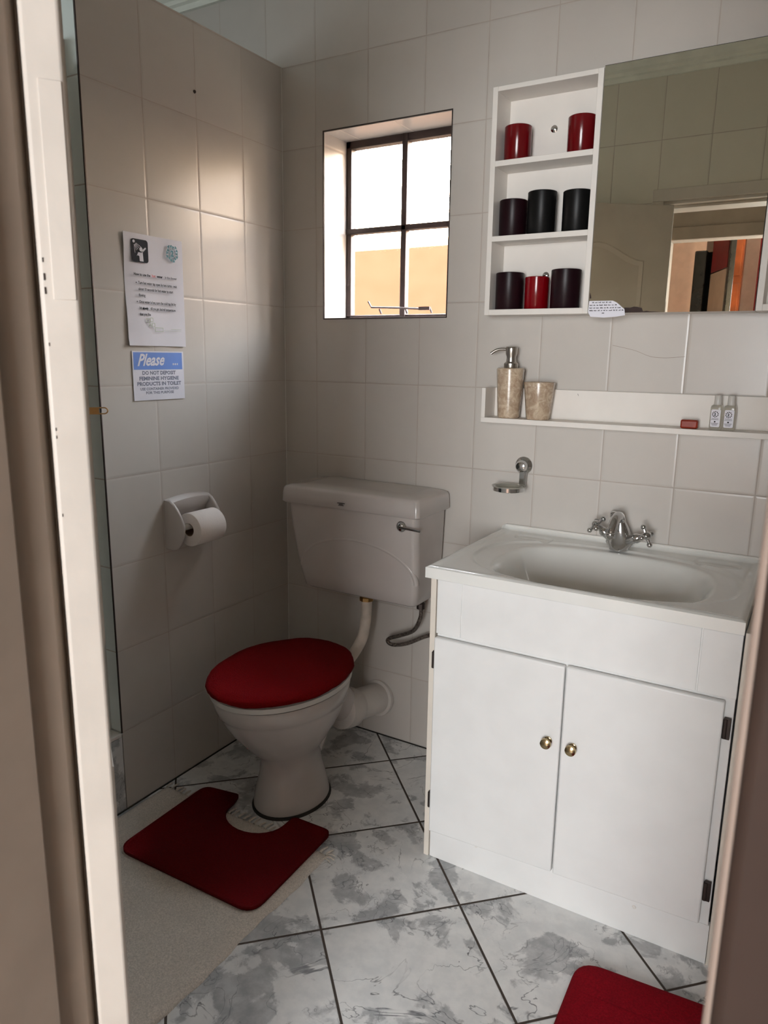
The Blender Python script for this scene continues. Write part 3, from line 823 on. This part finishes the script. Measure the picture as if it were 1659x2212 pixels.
for (x0, x1, zl, zr, z1, kx, hx, hz_) in ((.8765, 1.2175, .088, .100, .6465, 1.190, .8725, (.581, .178)), (1.2215, 1.560, .098, .108, .6480, 1.250, 1.5635, (.586, .190))):
    poly = door_outline(x0, x1, zl, zr, z1)
    b = B(); b.loft([[(x, y, z) for x, z in poly] for y in (YV - .002, YV - .018)])
    dr = obj('door', b, M['paint'], van, bevel=.004, seg=3)
    b = B(); b.lathe([(.0095, 0), (.0095, .003), (.0055, .005), (.005, .011), (.0105, .0145), (.0135, .019), (.0125, .0245), (.007, .0275), (.001, .028)], (kx, YV - .018, .452), (0, -1, 0), 28)
    obj('knob', b, M['brass'], dr, smooth=True, angle=40)
    for z in hz_:
        b = B(); b.box(hx - .0035 if hx < 1 else hx - .002, hx + .0035 if hx < 1 else hx + .012, YV - .010, YV - .002, z - .024, z + .024)
        b.tube([(hx if hx < 1 else hx + .001, YV - .010, z - .022), (hx if hx < 1 else hx + .001, YV - .010, z + .022)], .0045, 10)
        obj('hinge', b, M['hinge'], dr, bevel=.001)
for x, z in ((1.011, .083), (1.418, .078)):
    b = B(); b.lathe([(.005, 0), (.004, .002), (.001, .0025)], (x, YV - .001, z), (0, -1, 0), 16)
    obj('screw_cap', b, M['silicone'], van, smooth=True)

# basin --------------------------------------------------------------------
bx0, bx1, by0, by1 = .849, 1.581, -.520, -.002
def sstep(t): t = max(0, min(1, t)); return t * t * (3 - 2 * t)
def sup(x, y, cx_, cy_, a, c_, n): return (abs((x - cx_) / a) ** n + abs((y - cy_) / c_) ** n) ** (1 / n)
def bz(x, y):
    z = .8300
    # outer lip
    e = min(x - bx0, bx1 - x, y - by0)
    z += .0045 * (1 - sstep((e - .012) / .020))
    z -= .004 * (1 - sstep(e / .008))
    z += .010 * (1 - sstep((by1 - y) / .014))
    # sunk deck round the bowl
    ro = sup(x, y, 1.222, -.275, .335, .215, 2.5)
    z -= .0050 * (1 - sstep((ro - .955) / .045))
    rb = sup(x, y, 1.228, -.294, .266, .196, 2.9)
    if rb < 1.02:
        t = (1.02 - rb) / 1.02
        z -= .105 * sstep(t / .30) + .012 * t
    # soap hollows
    for sx in (.975, 1.475):
        rs = sup(x, y, sx, -.072, .058, .026, 4)
        z -= .0045 * (1 - sstep((rs - .86) / .14))
    return z
nx_, ny_ = 190, 130
vs = []; fs = []
for j in range(ny_ + 1):
    for i in range(nx_ + 1):
        x = bx0 + (bx1 - bx0) * i / nx_; y = by0 + (by1 - by0) * j / ny_
        vs.append((x, y, bz(x, y)))
w = nx_ + 1
for j in range(ny_):
    for i in range(nx_): fs.append((j * w + i, j * w + i + 1, (j + 1) * w + i + 1, (j + 1) * w + i))
edge = [i for i in range(w)] + [j * w + nx_ for j in range(1, ny_ + 1)] + [ny_ * w + i for i in range(nx_ - 1, -1, -1)] + [j * w for j in range(ny_ - 1, 0, -1)]
ne = len(vs)
for k in edge: vs.append((vs[k][0], vs[k][1], .8035))
L_ = len(edge)
for k in range(L_): fs.append((edge[(k + 1) % L_], edge[k], ne + k, ne + (k + 1) % L_))
ni = len(vs)
cxm, cym = (bx0 + bx1) / 2, (by0 + by1) / 2
for k in edge: vs.append((cxm + (vs[k][0] - cxm) * .97, cym + (vs[k][1] - cym) * .955, .8035))
for k in range(L_): fs.append((ne + (k + 1) % L_, ne + k, ni + k, ni + (k + 1) % L_))
bas = B().add(vs, fs)
basin = thing('washbasin', 'white moulded washbasin top with an oval bowl, lying on the cabinet', 'washbasin', (1.215, -.26, .8035))
obj('basin', bas, M['basin'], basin, smooth=True, angle=50)
b = B(); b.lathe([(.022, 0), (.022, .003), (.015, .004), (.013, .001)], (1.225, -.30, bz(1.225, -.30) - .001), (0, 0, 1), 28)
obj('plug_waste', b, M['chrome'], basin, smooth=True)
b = B(); b.tube([(bx0 + .012, -.004, .8425), (1.2, -.0045, .843), (XR - .28, -.004, .8425)], .0042, 8)
obj('silicone_seam', b, M['silicone'], basin, smooth=True)

# tap -------------------------------------------------------------------------
tp = thing('basin_tap', 'chrome mixer tap with two cross handles at the back of the basin', 'tap', (1.218, -.066, .83))
b = B()
rings = []
for z, a, c_, cy_ in [(.829, .0265, .022, -.062), (.836, .028, .023, -.062), (.848, .037, .024, -.062), (.864, .036, .024, -.062), (.880, .029, .022, -.064), (.897, .022, .019, -.066), (.910, .015, .014, -.068)]:
    rings.append(oval(1.218, cy_, a, c_, c_, z, 28))
b.loft(rings)
obj('body', b, M['chrome'], tp, smooth=True, angle=60)
P = smooth_path([(1.218, -.066, .895), (1.218, -.070, .915), (1.217, -.088, .929), (1.215, -.115, .925), (1.213, -.138, .905), (1.212, -.146, .888)], 6)
n = len(P)
obj('spout', B().tube(P, [.0145 - .003 * i / n for i in range(n)], 20), M['chrome'], tp, smooth=True)
b = B(); b.lathe([(.0125, 0), (.0135, .004), (.0125, .012), (.010, .014)], (1.212, -.1465, .880), (0, 0, 1), 20); obj('aerator', b, M['chrome'], tp, smooth=True)
for sx, tip in ((-1, (1.158, -.088, .898)), (1, (1.294, -.088, .884))):
    c0 = Vector((1.218 + sx * .018, -.068, .858)); c1 = Vector(tip); d = (c1 - c0).normalized()
    b = B(); b.lathe([(.0125, 0), (.0120, (c1 - c0).length * .45), (.0140, (c1 - c0).length * .5), (.0125, (c1 - c0).length * .62), (.0085, (c1 - c0).length * .7), (.008, (c1 - c0).length)], c0, d, 20)
    obj('valve_arm', b, M['chrome'], tp, smooth=True)
    b = B(); u = d.orthogonal().normalized(); u = (u - d * u.dot(d)).normalized(); wv = d.cross(u)
    b.lathe([(.008, -.006), (.0115, -.003), (.0115, .006), (.007, .011), (.001, .013)], c1, d, 20)
    for k in range(4):
        a = PI / 4 + PI / 2 * k; dd = u * math.cos(a) + wv * math.sin(a)
        b.tube([c1, c1 + dd * .023], [.0054, .0042], 10); b.sphere(c1 + dd * .0255, .0074, 12)
    obj('cross_handle', b, M['chrome'], tp, smooth=True)
b = B(); b.tube([(1.200, -.050, .845), (1.197, -.048, .900), (1.194, -.047, .918)], .0032, 10); b.lathe([(.009, 0), (.011, .004), (.011, .013), (.007, .017)], (1.194, -.047, .915), (0, 0, 1), 16)
obj('lift_rod', b, M['chrome'], tp, smooth=True)

# ================================================================== UPPER SHELVES AND MIRROR
def open_shelf(x0, x1, label):
    t_ = thing('wall_shelf', label, 'shelf unit', ((x0 + x1) / 2, -.05, 1.467), group=None)
    b = B(); y0, y1 = -.100, -.001; T = .0145
    b.box(x0, x0 + T, y0, y1, 1.467, 2.060); b.box(x1 - T, x1, y0, y1, 1.467, 2.060)
    b.box(x0 + T, x1 - T, y0, y1, 2.048, 2.060); b.box(x0 + T, x1 - T, y0, y1, 1.467, 1.4825)
    for z in (1.860, 1.665): b.box(x0 + T, x1 - T, y0, y1, z, z + .0145)
    obj('carcass', b, M['shelf'], t_, bevel=.0008)
    obj('back_board', B().box(x0 + T, x1 - T, -.006, -.001, 1.4825, 2.048), M['shelf'], t_)
    for z in (1.961, 1.579):
        b = B(); b.lathe([(.0095, 0), (.0095, .002), (.006, .004), (.001, .0055)], ((x0 + x1) / 2 - .004, -.006, z), (0, -1, 0), 18)
        obj('screw_cap', b, M['chrome'], t_, smooth=True)
    return t_
open_shelf(.799, 1.0955, 'white open wall shelf unit holding the glass holders, left of the mirror')
open_shelf(1.4965, 1.790, 'white open wall shelf unit at the right edge, right of the mirror')
mi = thing('wall_mirror', 'large frameless wall mirror between the two open shelf units', 'mirror', (1.296, -.05, 1.467))
obj('backing_box', B().box(1.098, 1.494, -.096, -.001, 1.468, 2.062), M['shelf'], mi)
obj('mirror_glass', B().box(1.0975, 1.4945, -.100, -.0962, 1.4675, 2.0625), M['mirror'], mi)
obj('mirror_edge', B().box(1.0965, 1.4955, -.0975, -.0955, 2.0625, 2.0645), M['hinge'], mi)
b = B()
pl = [(1.190, 1.468), (1.190, 1.4805), (1.205, 1.4800), (1.214, 1.4825), (1.222, 1.4820), (1.234, 1.4790), (1.2375, 1.4705), (1.246, 1.4715), (1.254, 1.470), (1.262, 1.4695), (1.285, 1.468)]
b.prism(pl, lambda a, c_: (a, -.1001, c_), lambda a, c_: (a, -.1006, c_))
obj('corrosion', b, M['corrode'], mi); b = B()
b.prism([(1.0985, 1.505), (1.0985, 1.520), (1.1015, 1.512), (1.103, 1.506)], lambda a, c_: (a, -.1001, c_), lambda a, c_: (a, -.1006, c_))
obj('corrosion', b, M['corrode'], mi)
# torn paper note
nt_ = thing('paper_note', 'torn white paper note stuck at the lower left corner of the mirror', 'note', (1.14, -.103, 1.462))
b = B(); pl = [(1.099, 1.499), (1.160, 1.4985), (1.170, 1.494), (1.180, 1.486), (1.1915, 1.4765), (1.194, 1.461), (1.168, 1.4575), (1.140, 1.4560), (1.105, 1.4585), (1.0975, 1.470)]
b.prism(pl, lambda a, c_: (a, -.1024, c_), lambda a, c_: (a, -.1034, c_)); obj('paper_sheet', b, M['paper'], nt_)
b = B()
for r, (z, x0, x1) in enumerate([(1.4945, 1.107, 1.158), (1.4875, 1.101, 1.172), (1.4805, 1.101, 1.183), (1.474, 1.101, 1.190), (1.4675, 1.134, 1.147)]):
    x = x0
    while x < x1 - .004:
        wl = min(random.uniform(.004, .010), x1 - x)
        k = x
        while k < x + wl - .0012:
            h = random.choice((.0016, .0022, .0030)); b.box(k, k + .0011, -.1038, -.1034, z - .001, z - .001 + h); k += .0017
        b.box(x, x + wl - .0008, -.1038, -.1034, z - .0004, z + .0003)
        x += wl + .0022
obj('printed_lines', b, M['ink'], nt_)

# glass holders -----------------------------------------------------------------
def cup_mesh(r, h, wall=.003, base=.006, flare=0.0):
    b = B(); n = 40
    prof = [(r * .93, 0), (r * .985 - flare, .003), (r, h - .0015), (r - wall * .5, h), (r - wall, h - .0015), (r - wall - flare, base + .003), (r * .8, base)]
    b.lathe(prof, (0, 0, 0), (0, 0, 1), n); return b
def cup(x, z, r, h, mat, label, cat='candle holder', group='coloured glass holders on the wall shelf', y=-.050):
    b = cup_mesh(r, h); b.v = [(vx + x, vy + y, vz + z) for vx, vy, vz in b.v]
    o = obj('candle_holder', b, mat, loc=(x, y, z), smooth=True, angle=40)
    return tag(o, label, cat, group)
z1, z2, z3 = 1.8745, 1.6795, 1.4825
cup(.857, z1, .037, .092, M['rubyglass'], 'translucent red glass candle holder, left one on the top shelf compartment')
cup(1.034, z1, .037, .093, M['rubyglass'], 'translucent red glass candle holder, right one on the top shelf compartment')
cup(.853, z2, .0385, .098, M['plum'], 'dark plum candle holder, left and shortest of three on the middle shelf')
cup(.936, z2, .0395, .113, M['blackcup'], 'black candle holder, centre and tallest of three on the middle shelf')
cup(1.034, z2, .0385, .106, M['blackcup'], 'black candle holder, right one of three on the middle shelf')
cup(.853, z3, .0395, .102, M['plum'], 'dark plum candle holder at the left of the bottom compartment')
cup(.934, z3, .0335, .088, M['redgloss'], 'small glossy red candle holder between two plum ones in the bottom compartment')
cup(1.016, z3, .0405, .104, M['plum'], 'dark plum candle holder at the right of the bottom compartment')

# ================================================================== LOW SHELF AND THINGS ON IT
ls = thing('long_shelf', 'long white low shelf with a back rail on the tiles above the basin', 'shelf', (1.3, -.04, 1.162))
obj('shelf_board', B().box(.796, 1.800, -.086, -.001, 1.162, 1.1765), M['shelf'], ls, bevel=.0008)
obj('back_rail', B().box(.808, 1.800, -.012, -.001, 1.1765, 1.2615), M['shelf'], ls, bevel=.001)
obj('end_panel', B().box(.796, .808, -.086, -.001, 1.1765, 1.262), M['shelf'], ls, bevel=.0008)
obj('pencil_mark', B().add([(1.058, -.0124, 1.252), (1.0592, -.0124, 1.252), (1.062, -.0124, 1.246), (1.061, -.0124, 1.246)], [(0, 1, 2, 3)]), M['hinge'], ls)
ZS = 1.1765
sd = thing('soap_dispenser', 'beige marble soap dispenser with a steel pump, on the left of the low shelf', 'soap dispenser', (.868, -.049, ZS))
b = B(); b.lathe([(.030, 0), (.0325, .004), (.0335, .02), (.0405, .138), (.0400, .1425), (.036, .144)], (.868, -.049, ZS), (0, 0, 1), 12)
obj('bottle', b, M['stone'], sd, bevel=.0015)
b = B(); b.lathe([(.0195, 0), (.0205, .003), (.0205, .013), (.0145, .018), (.0135, .032), (.0165, .040), (.0165, .050), (.0175, .056), (.0155, .0605), (.001, .061)], (.868, -.049, ZS + .1435), (0, 0, 1), 32)
obj('pump', b, M['steel'], sd, smooth=True, angle=40)
b = B(); b.tube(smooth_path([(.862, -.050, ZS + .196), (.838, -.054, ZS + .197), (.822, -.057, ZS + .193), (.809, -.060, ZS + .184)], 5), .0042, 12)
obj('spout', b, M['steel'], sd, smooth=True)
b = B(); rg = [(.032, 0), (.034, .003), (.0445, .104), (.0440, .106), (.0405, .106), (.0305, .010)]
b.lathe(rg, (.958, -.050, ZS), (0, 0, 1), 12)
tag(obj('tumbler', b, M['stone'], loc=(.958, -.050, ZS), bevel=.001), 'beige marble tumbler beside the soap dispenser on the low shelf', 'tumbler')
b = B(); b.box(1.349, 1.391, -.072, -.046, ZS + .0005, ZS + .0225)
tag(obj('soap_bar', b, M['soap'], loc=(1.37, -.059, ZS), bevel=.004, seg=3), 'small red soap bar on the right part of the low shelf', 'soap')
for x, lab, yb in ((1.431, 'clear toiletry bottle with printed label, left one of the pair on the low shelf', -.057), (1.4625, 'clear toiletry bottle with printed label, right one of the pair on the low shelf', -.060)):
    t_ = thing('toiletry_bottle', lab, 'bottle', (x, yb, ZS), group='small clear bottles on the low shelf')
    b = B(); b.loft([[(x + a, yb + c_, ZS + z) for a, c_ in rrect(.028 * k, .020 * k, .005)] for z, k in ((.0005, .94), (.002, 1), (.056, 1), (.061, .92), (.064, .6))])
    obj('bottle', b, M['clear'], t_, smooth=True, angle=40)
    b = B(); b.lathe([(.0085, 0), (.009, .002), (.0085, .022), (.007, .024)], (x + .001, yb, ZS + .0635), (0, 0, 1), 24); obj('cap', b, M['cap'], t_, smooth=True, angle=40)
    b = B(); yy = yb - .0104
    b.prism(rrect(.022, .044, .003), lambda a, c_: (x + a, yy, ZS + .030 + c_), lambda a, c_: (x + a, yy - .0003, ZS + .030 + c_)); lb = obj('label', b, M['paper'], t_)
    b = B(); y2 = yy - .0006
    for k in range(10):
        a0 = 2 * PI * k / 10; r0, r1 = .0055, .0078
        b.add([(x - .001 + r0 * math.cos(a0), y2, ZS + .040 + r0 * math.sin(a0)), (x - .001 + r1 * math.cos(a0 + .1), y2, ZS + .040 + r1 * math.sin(a0 + .1)), (x - .001 + r1 * math.cos(a0 + .45), y2, ZS + .040 + r1 * math.sin(a0 + .45)), (x - .001 + r0 * math.cos(a0 + .45), y2, ZS + .040 + r0 * math.sin(a0 + .45))], [(0, 1, 2, 3)])
    text_into(b, '2', .009, lambda a, c_: (x - .004 + a, y2, ZS + .037 + c_), offset=.0004)
    for z, w0 in ((.029, .016), (.026, .018), (.017, .018), (.0145, .015), (.012, .012)):
        b.box(x - .001 - w0 / 2, x - .001 + w0 / 2, y2 - .0001, y2, ZS + z, ZS + z + .0008)
    b.box(x - .0025, x + .001, y2 - .0001, y2, ZS + .0195, ZS + .023)
    obj('label_print', b, M['ink'], lb)

# chrome soap holder ------------------------------------------------------------
shd = thing('soap_holder', 'chrome wall soap holder with a ring dish above the basin', 'soap holder', (.905, -.03, 1.03))
b = B(); b.lathe([(.0265, 0), (.0265, .004), (.022, .008), (.018, .010), (.018, .022), (.0175, .028), (.013, .035), (.001, .038)], (.907, 0, 1.032), (0, -1, 0), 32)
obj('wall_rosette', b, M['chrome'], shd, smooth=True, angle=40)
b = B()
b.loft([[(.911 - .008, -.026, z), (.911 + .006, -.026, z), (.911 + .006, -.022, z), (.911 - .008, -.022, z)] for z in (1.018, 1.000, .985, .972)])
b.tube([(.921, -.018, 1.015), (.920, -.020, .972)], .0022, 8)
obj('arm', b, M['chrome'], shd, smooth=True)
b = B(); c = Vector((.888, -.070, .970)); R = .047
rg = []
for r, z in ((R, -.006), (R, .006), (R - .003, .006), (R - .003, -.006)):
    rg.append([(c.x + r * math.cos(t), c.y + r * math.sin(t), c.z + z) for t in [2 * PI * i / 48 for i in range(48)]])
b.loft(rg + [rg[0]], False, False)
b.tube([c + Vector((.012, .044, .002)), Vector((.909, -.024, .974))], .005, 8)
obj('ring', b, M['chrome'], shd, smooth=True, angle=40)
b = B(); b.lathe([(.012, -.012), (.036, -.009), (.0435, .004), (.050, .0065), (.050, .0085), (.042, .0065), (.034, -.006), (.012, -.009)], c, (0, 0, 1), 40)
obj('glass_dish', b, M['clear'], shd, smooth=True)

# hairline crack in a wall tile
b = B(); P = smooth_path([(1.143, 1.387), (1.202, 1.374), (1.246, 1.358), (1.288, 1.355), (1.334, 1.359)][0:0] or [(1.143, 0, 1.387), (1.202, 0, 1.374), (1.246, 0, 1.358), (1.288, 0, 1.355), (1.334, 0, 1.359)], 5)
for p, q in zip(P, P[1:]):
    b.add([(p.x, -.0004, p.z - .0005), (q.x, -.0004, q.z - .0005), (q.x, -.0004, q.z + .0005), (p.x, -.0004, p.z + .0005)], [(0, 1, 2, 3)])
struct('trim_17', b, M['jamb'])

# ================================================================== FLOOR MATS
bm_ = thing('bath_mat', 'cream fringed bath mat lying flat along the left wall', 'bath mat', (.32, -1.0, 0))
X0m, X1m, Y0m, Y1m = .013, .640, -1.52, -.648
vs = []; fs = []; NX, NY = 60, 80
for j in range(NY + 1):
    for i in range(NX + 1):
        u_, v_ = i / NX, j / NY
        x = X0m + (X1m - X0m) * u_ + (.003 * math.sin(v_ * 17) + .0015 * math.sin(v_ * 61)) * u_; y = Y0m + (Y1m - Y0m) * v_ + .002 * math.sin(u_ * 23)
        e = min(u_, 1 - u_, v_, 1 - v_)
        z = .0075 * sstep(e / .02) + .0006 * math.sin(x * 40) * math.sin(y * 33) + .0008
        # woven relief motif near the outer edge
        for q in range(6):
            if abs(x - .345 - q * .018) < .004 and abs(y + 1.02 + q * .018) < .016: z += .0028
        vs.append((x, y, z))
w = NX + 1
for j in range(NY):
    for i in range(NX): fs.append((j * w + i, j * w + i + 1, (j + 1) * w + i + 1, (j + 1) * w + i))
nv = len(vs); vs += [(x, y, .0003) for x, y, z in vs]; fs += [tuple(k + nv for k in reversed(f_)) for f_ in fs]
edge = [i for i in range(w)] + [j * w + NX for j in range(1, NY + 1)] + [NY * w + i for i in range(NX - 1, -1, -1)] + [j * w for j in range(NY - 1, 0, -1)]
fs += [(edge[(k + 1) % len(edge)], edge[k], edge[k] + nv, edge[(k + 1) % len(edge)] + nv) for k in range(len(edge))]
obj('woven_field', B().add(vs, fs), M['mat'], bm_, smooth=True, angle=60)
b = B()
for i in range(32):
    x = X0m + .006 + (X1m - X0m - .012) * i / 31
    y = Y1m - .004; dx = random.uniform(-.005, .005); ln = random.uniform(.024, .034)
    P = smooth_path([(x, y, .005), (x + dx * .4, y + ln * .4, .0065), (x + dx, y + ln, .0028)], 3)
    b.tube(P, [.0036, .0037, .0035, .0033, .0030, .0028, .0020][:len(P)], 6)
for k, (ax, ay) in enumerate([(.022, .012), (.028, .004), (.024, -.004), (.016, .016)]):
    x, y = X1m - .004, Y1m - .006 - k * .006
    b.tube(smooth_path([(x, y, .005), (x + ax * .5, y + ay * .7, .008), (x + ax, y + ay, .003)], 3), .0018, 6)
fr = obj('fringe', b, M['mat'], bm_, smooth=True); fr['kind'] = 'stuff'

def round_poly(pts, rad, n=6):
    out = []; N = len(pts)
    for i in range(N):
        p = Vector(pts[i]); a = Vector(pts[i - 1]); c_ = Vector(pts[(i + 1) % N]); r = rad[i]
        if r == 0: out.append((p.x, p.y)); continue
        d0 = (a - p).normalized(); d1 = (c_ - p).normalized()
        s = p + d0 * r; e = p + d1 * r
        for k in range(n + 1):
            t = k / n; q = s * (1 - t) ** 2 + p * 2 * t * (1 - t) + e * t * t; out.append((q.x, q.y))
    return out
def pile_mat(name, poly, mat, h, loc, grooves=None):
    # layered outline, inset at the top for a soft rounded edge
    c_ = Vector((sum(p[0] for p in poly) / len(poly), sum(p[1] for p in poly) / len(poly)))
    bm2 = bmesh.new()
    vsb = [bm2.verts.new((x - loc[0], y - loc[1], 0.0005)) for x, y in poly]
    f0 = bm2.faces.new(vsb)
    r = bmesh.ops.extrude_face_region(bm2, geom=[f0]); top = [e for e in r['geom'] if isinstance(e, bmesh.types.BMVert)]
    for v in top: v.co.z = h * .6
    tf = [e for e in r['geom'] if isinstance(e, bmesh.types.BMFace)]
    bmesh.ops.inset_region(bm2, faces=tf, thickness=.005, depth=h * .25)
    bmesh.ops.inset_region(bm2, faces=tf, thickness=.010, depth=h * .15)
    bmesh.ops.triangulate(bm2, faces=tf)
    bmesh.ops.recalc_face_normals(bm2, faces=bm2.faces)
    me = bpy.data.meshes.new(name); bm2.to_mesh(me); bm2.free(); me.materials.append(mat)
    for p in me.polygons: p.use_smooth = True
    o = bpy.data.objects.new(name, me); COL.objects.link(o); o.location = loc; return o
# contour rug: outline with the notch for the toilet foot
pts = [(.128, -.598), (.160, -.582), (.262, -.585)]
notch = []
for k in range(15):
    a = PI + PI * k / 14
    notch.append((.368 + .098 * math.cos(a), -.628 + .082 * math.sin(a)))
pts = [(.140, -.945), (.132, -.60), (.255, -.578)] + [(.268, -.615)] + notch + [(.466, -.585), (.476, -.578), (.600, -.574), (.614, -.935)]
rad = [.045, .030, .012, 0] + [0] * 15 + [0, 0, .028, .050]
poly = round_poly(pts, rad)
poly = [(x, y) for x, y in poly]
tag(pile_mat('contour_rug', poly, M['rug'], .016, (.37, -.78, .0096)), 'dark red contour rug with a notch around the toilet foot', 'rug')
pts = [(1.334, -.648), (1.345, -1.25), (1.80, -1.25), (1.80, -.612)]
poly = round_poly(pts, [.055, .05, .05, .05])
r2 = tag(pile_mat('bath_rug', poly, M['rug2'], .018, (1.57, -.93, 0)), 'bright red bath rug on the floor in front of the cabinet', 'rug')
b = B()
for y in (-.74, -.86, -.98, -1.10): b.tube([(1.36, y, .0165), (1.79, y + .02, .0165)], .0022, 6)
M['seamred'] = fabric('dark_red_seam', (.20, .002, .008), sheen=0)
obj('stitching', b, M['seamred'], r2)

# ================================================================== LIGHT
wo = bpy.data.worlds.new('World'); SC.world = wo; wo.use_nodes = True
nt = wo.node_tree; nt.nodes.clear()
out = nd(nt, 'ShaderNodeOutputWorld'); bg = nd(nt, 'ShaderNodeBackground')
tc = nd(nt, 'ShaderNodeTexCoord'); sp = nd(nt, 'ShaderNodeSeparateXYZ'); nt.links.new(tc.outputs['Generated'], sp.inputs[0])
c = mixc(nt, ramp(nt, sp.outputs[2], 0.16, .52), (42, 31, 21), (128, 138, 150))
nt.links.new(c, bg.inputs[0]); bg.inputs[1].default_value = 1.0
nt.links.new(bg.outputs[0], out.inputs[0])

def area(name, loc, rot, sx, sy, power, col, spread=PI, portal=False):
    l = bpy.data.lights.new(name, 'AREA'); l.shape = 'RECTANGLE'; l.size = sx; l.size_y = sy; l.energy = power; l.color = col; l.spread = spread
    if portal: l.cycles.is_portal = True
    o = bpy.data.objects.new(name, l); COL.objects.link(o); o.location = loc; o.rotation_euler = rot
    return o
area('window_portal', (.40, .178, 1.763), (-PI / 2, 0, 0), .46, .585, 1, (1, 1, 1), portal=True)
s = bpy.data.lights.new('sun', 'SUN'); s.energy = 2; s.angle = .02; s.color = (1, .93, .82)
so = bpy.data.objects.new('sun', s); COL.objects.link(so); so.rotation_euler = (math.radians(50), 0, math.radians(18))
area('shower_fill_light', (-.93, -1.15, 2.12), (0, -PI / 2, 0), .5, .6, 5.5, (.86, .95, 1.0))  # unseen light, added to lift the brightness of the upper room
# daylight from the bedroom window behind the camera
area('bedroom_window_light', (1.90, -4.7, 1.35), (PI / 2, 0, 0), 1.1, 1.3, 130, (.95, .98, 1.0))
b = B(); b.box(1.30, 1.34, -4.79, -4.74, .68, 2.02); b.box(2.46, 2.50, -4.79, -4.74, .68, 2.02); b.box(1.30, 2.50, -4.79, -4.74, 2.02, 2.06); b.box(1.30, 2.50, -4.79, -4.74, .64, .68)
struct('window_2', b, M['doorpaint'], bevel=.003)

# ================================================================== CAMERA
cam = bpy.data.cameras.new('camera'); co = bpy.data.objects.new('camera', cam); COL.objects.link(co)
yaw, pit, rol = math.radians(30.64652), math.radians(-12.0148), math.radians(.81999)
fwd = Vector((-math.sin(yaw) * math.cos(pit), math.cos(yaw) * math.cos(pit), math.sin(pit)))
rt = Vector((math.cos(yaw), math.sin(yaw), 0)); up = rt.cross(fwd)
r2_, u2_ = rt * math.cos(rol) + up * math.sin(rol), up * math.cos(rol) - rt * math.sin(rol)
mt = Matrix((r2_, u2_, -fwd)).transposed().to_4x4(); mt.translation = Vector((1.66633, -2.10861, 1.35014))
co.matrix_world = mt
cam.sensor_fit = 'HORIZONTAL'; cam.sensor_width = 36; cam.lens = 1586.378 / 1659 * 36
cam.clip_start = .02
cam.dof.use_dof = True; cam.dof.focus_distance = 2.2; cam.dof.aperture_fstop = 14
SC.camera = co
SC.view_settings.view_transform = 'Standard'; SC.view_settings.look = 'None'; SC.view_settings.gamma = 1
SC.view_settings.use_curve_mapping = False; SC.view_settings.exposure = 0.0
SC.cycles.use_denoising = True
SC.cycles.max_bounces = 10; SC.cycles.diffuse_bounces = 6; SC.cycles.glossy_bounces = 5; SC.cycles.transmission_bounces = 8
SC.cycles.sample_clamp_indirect = 6
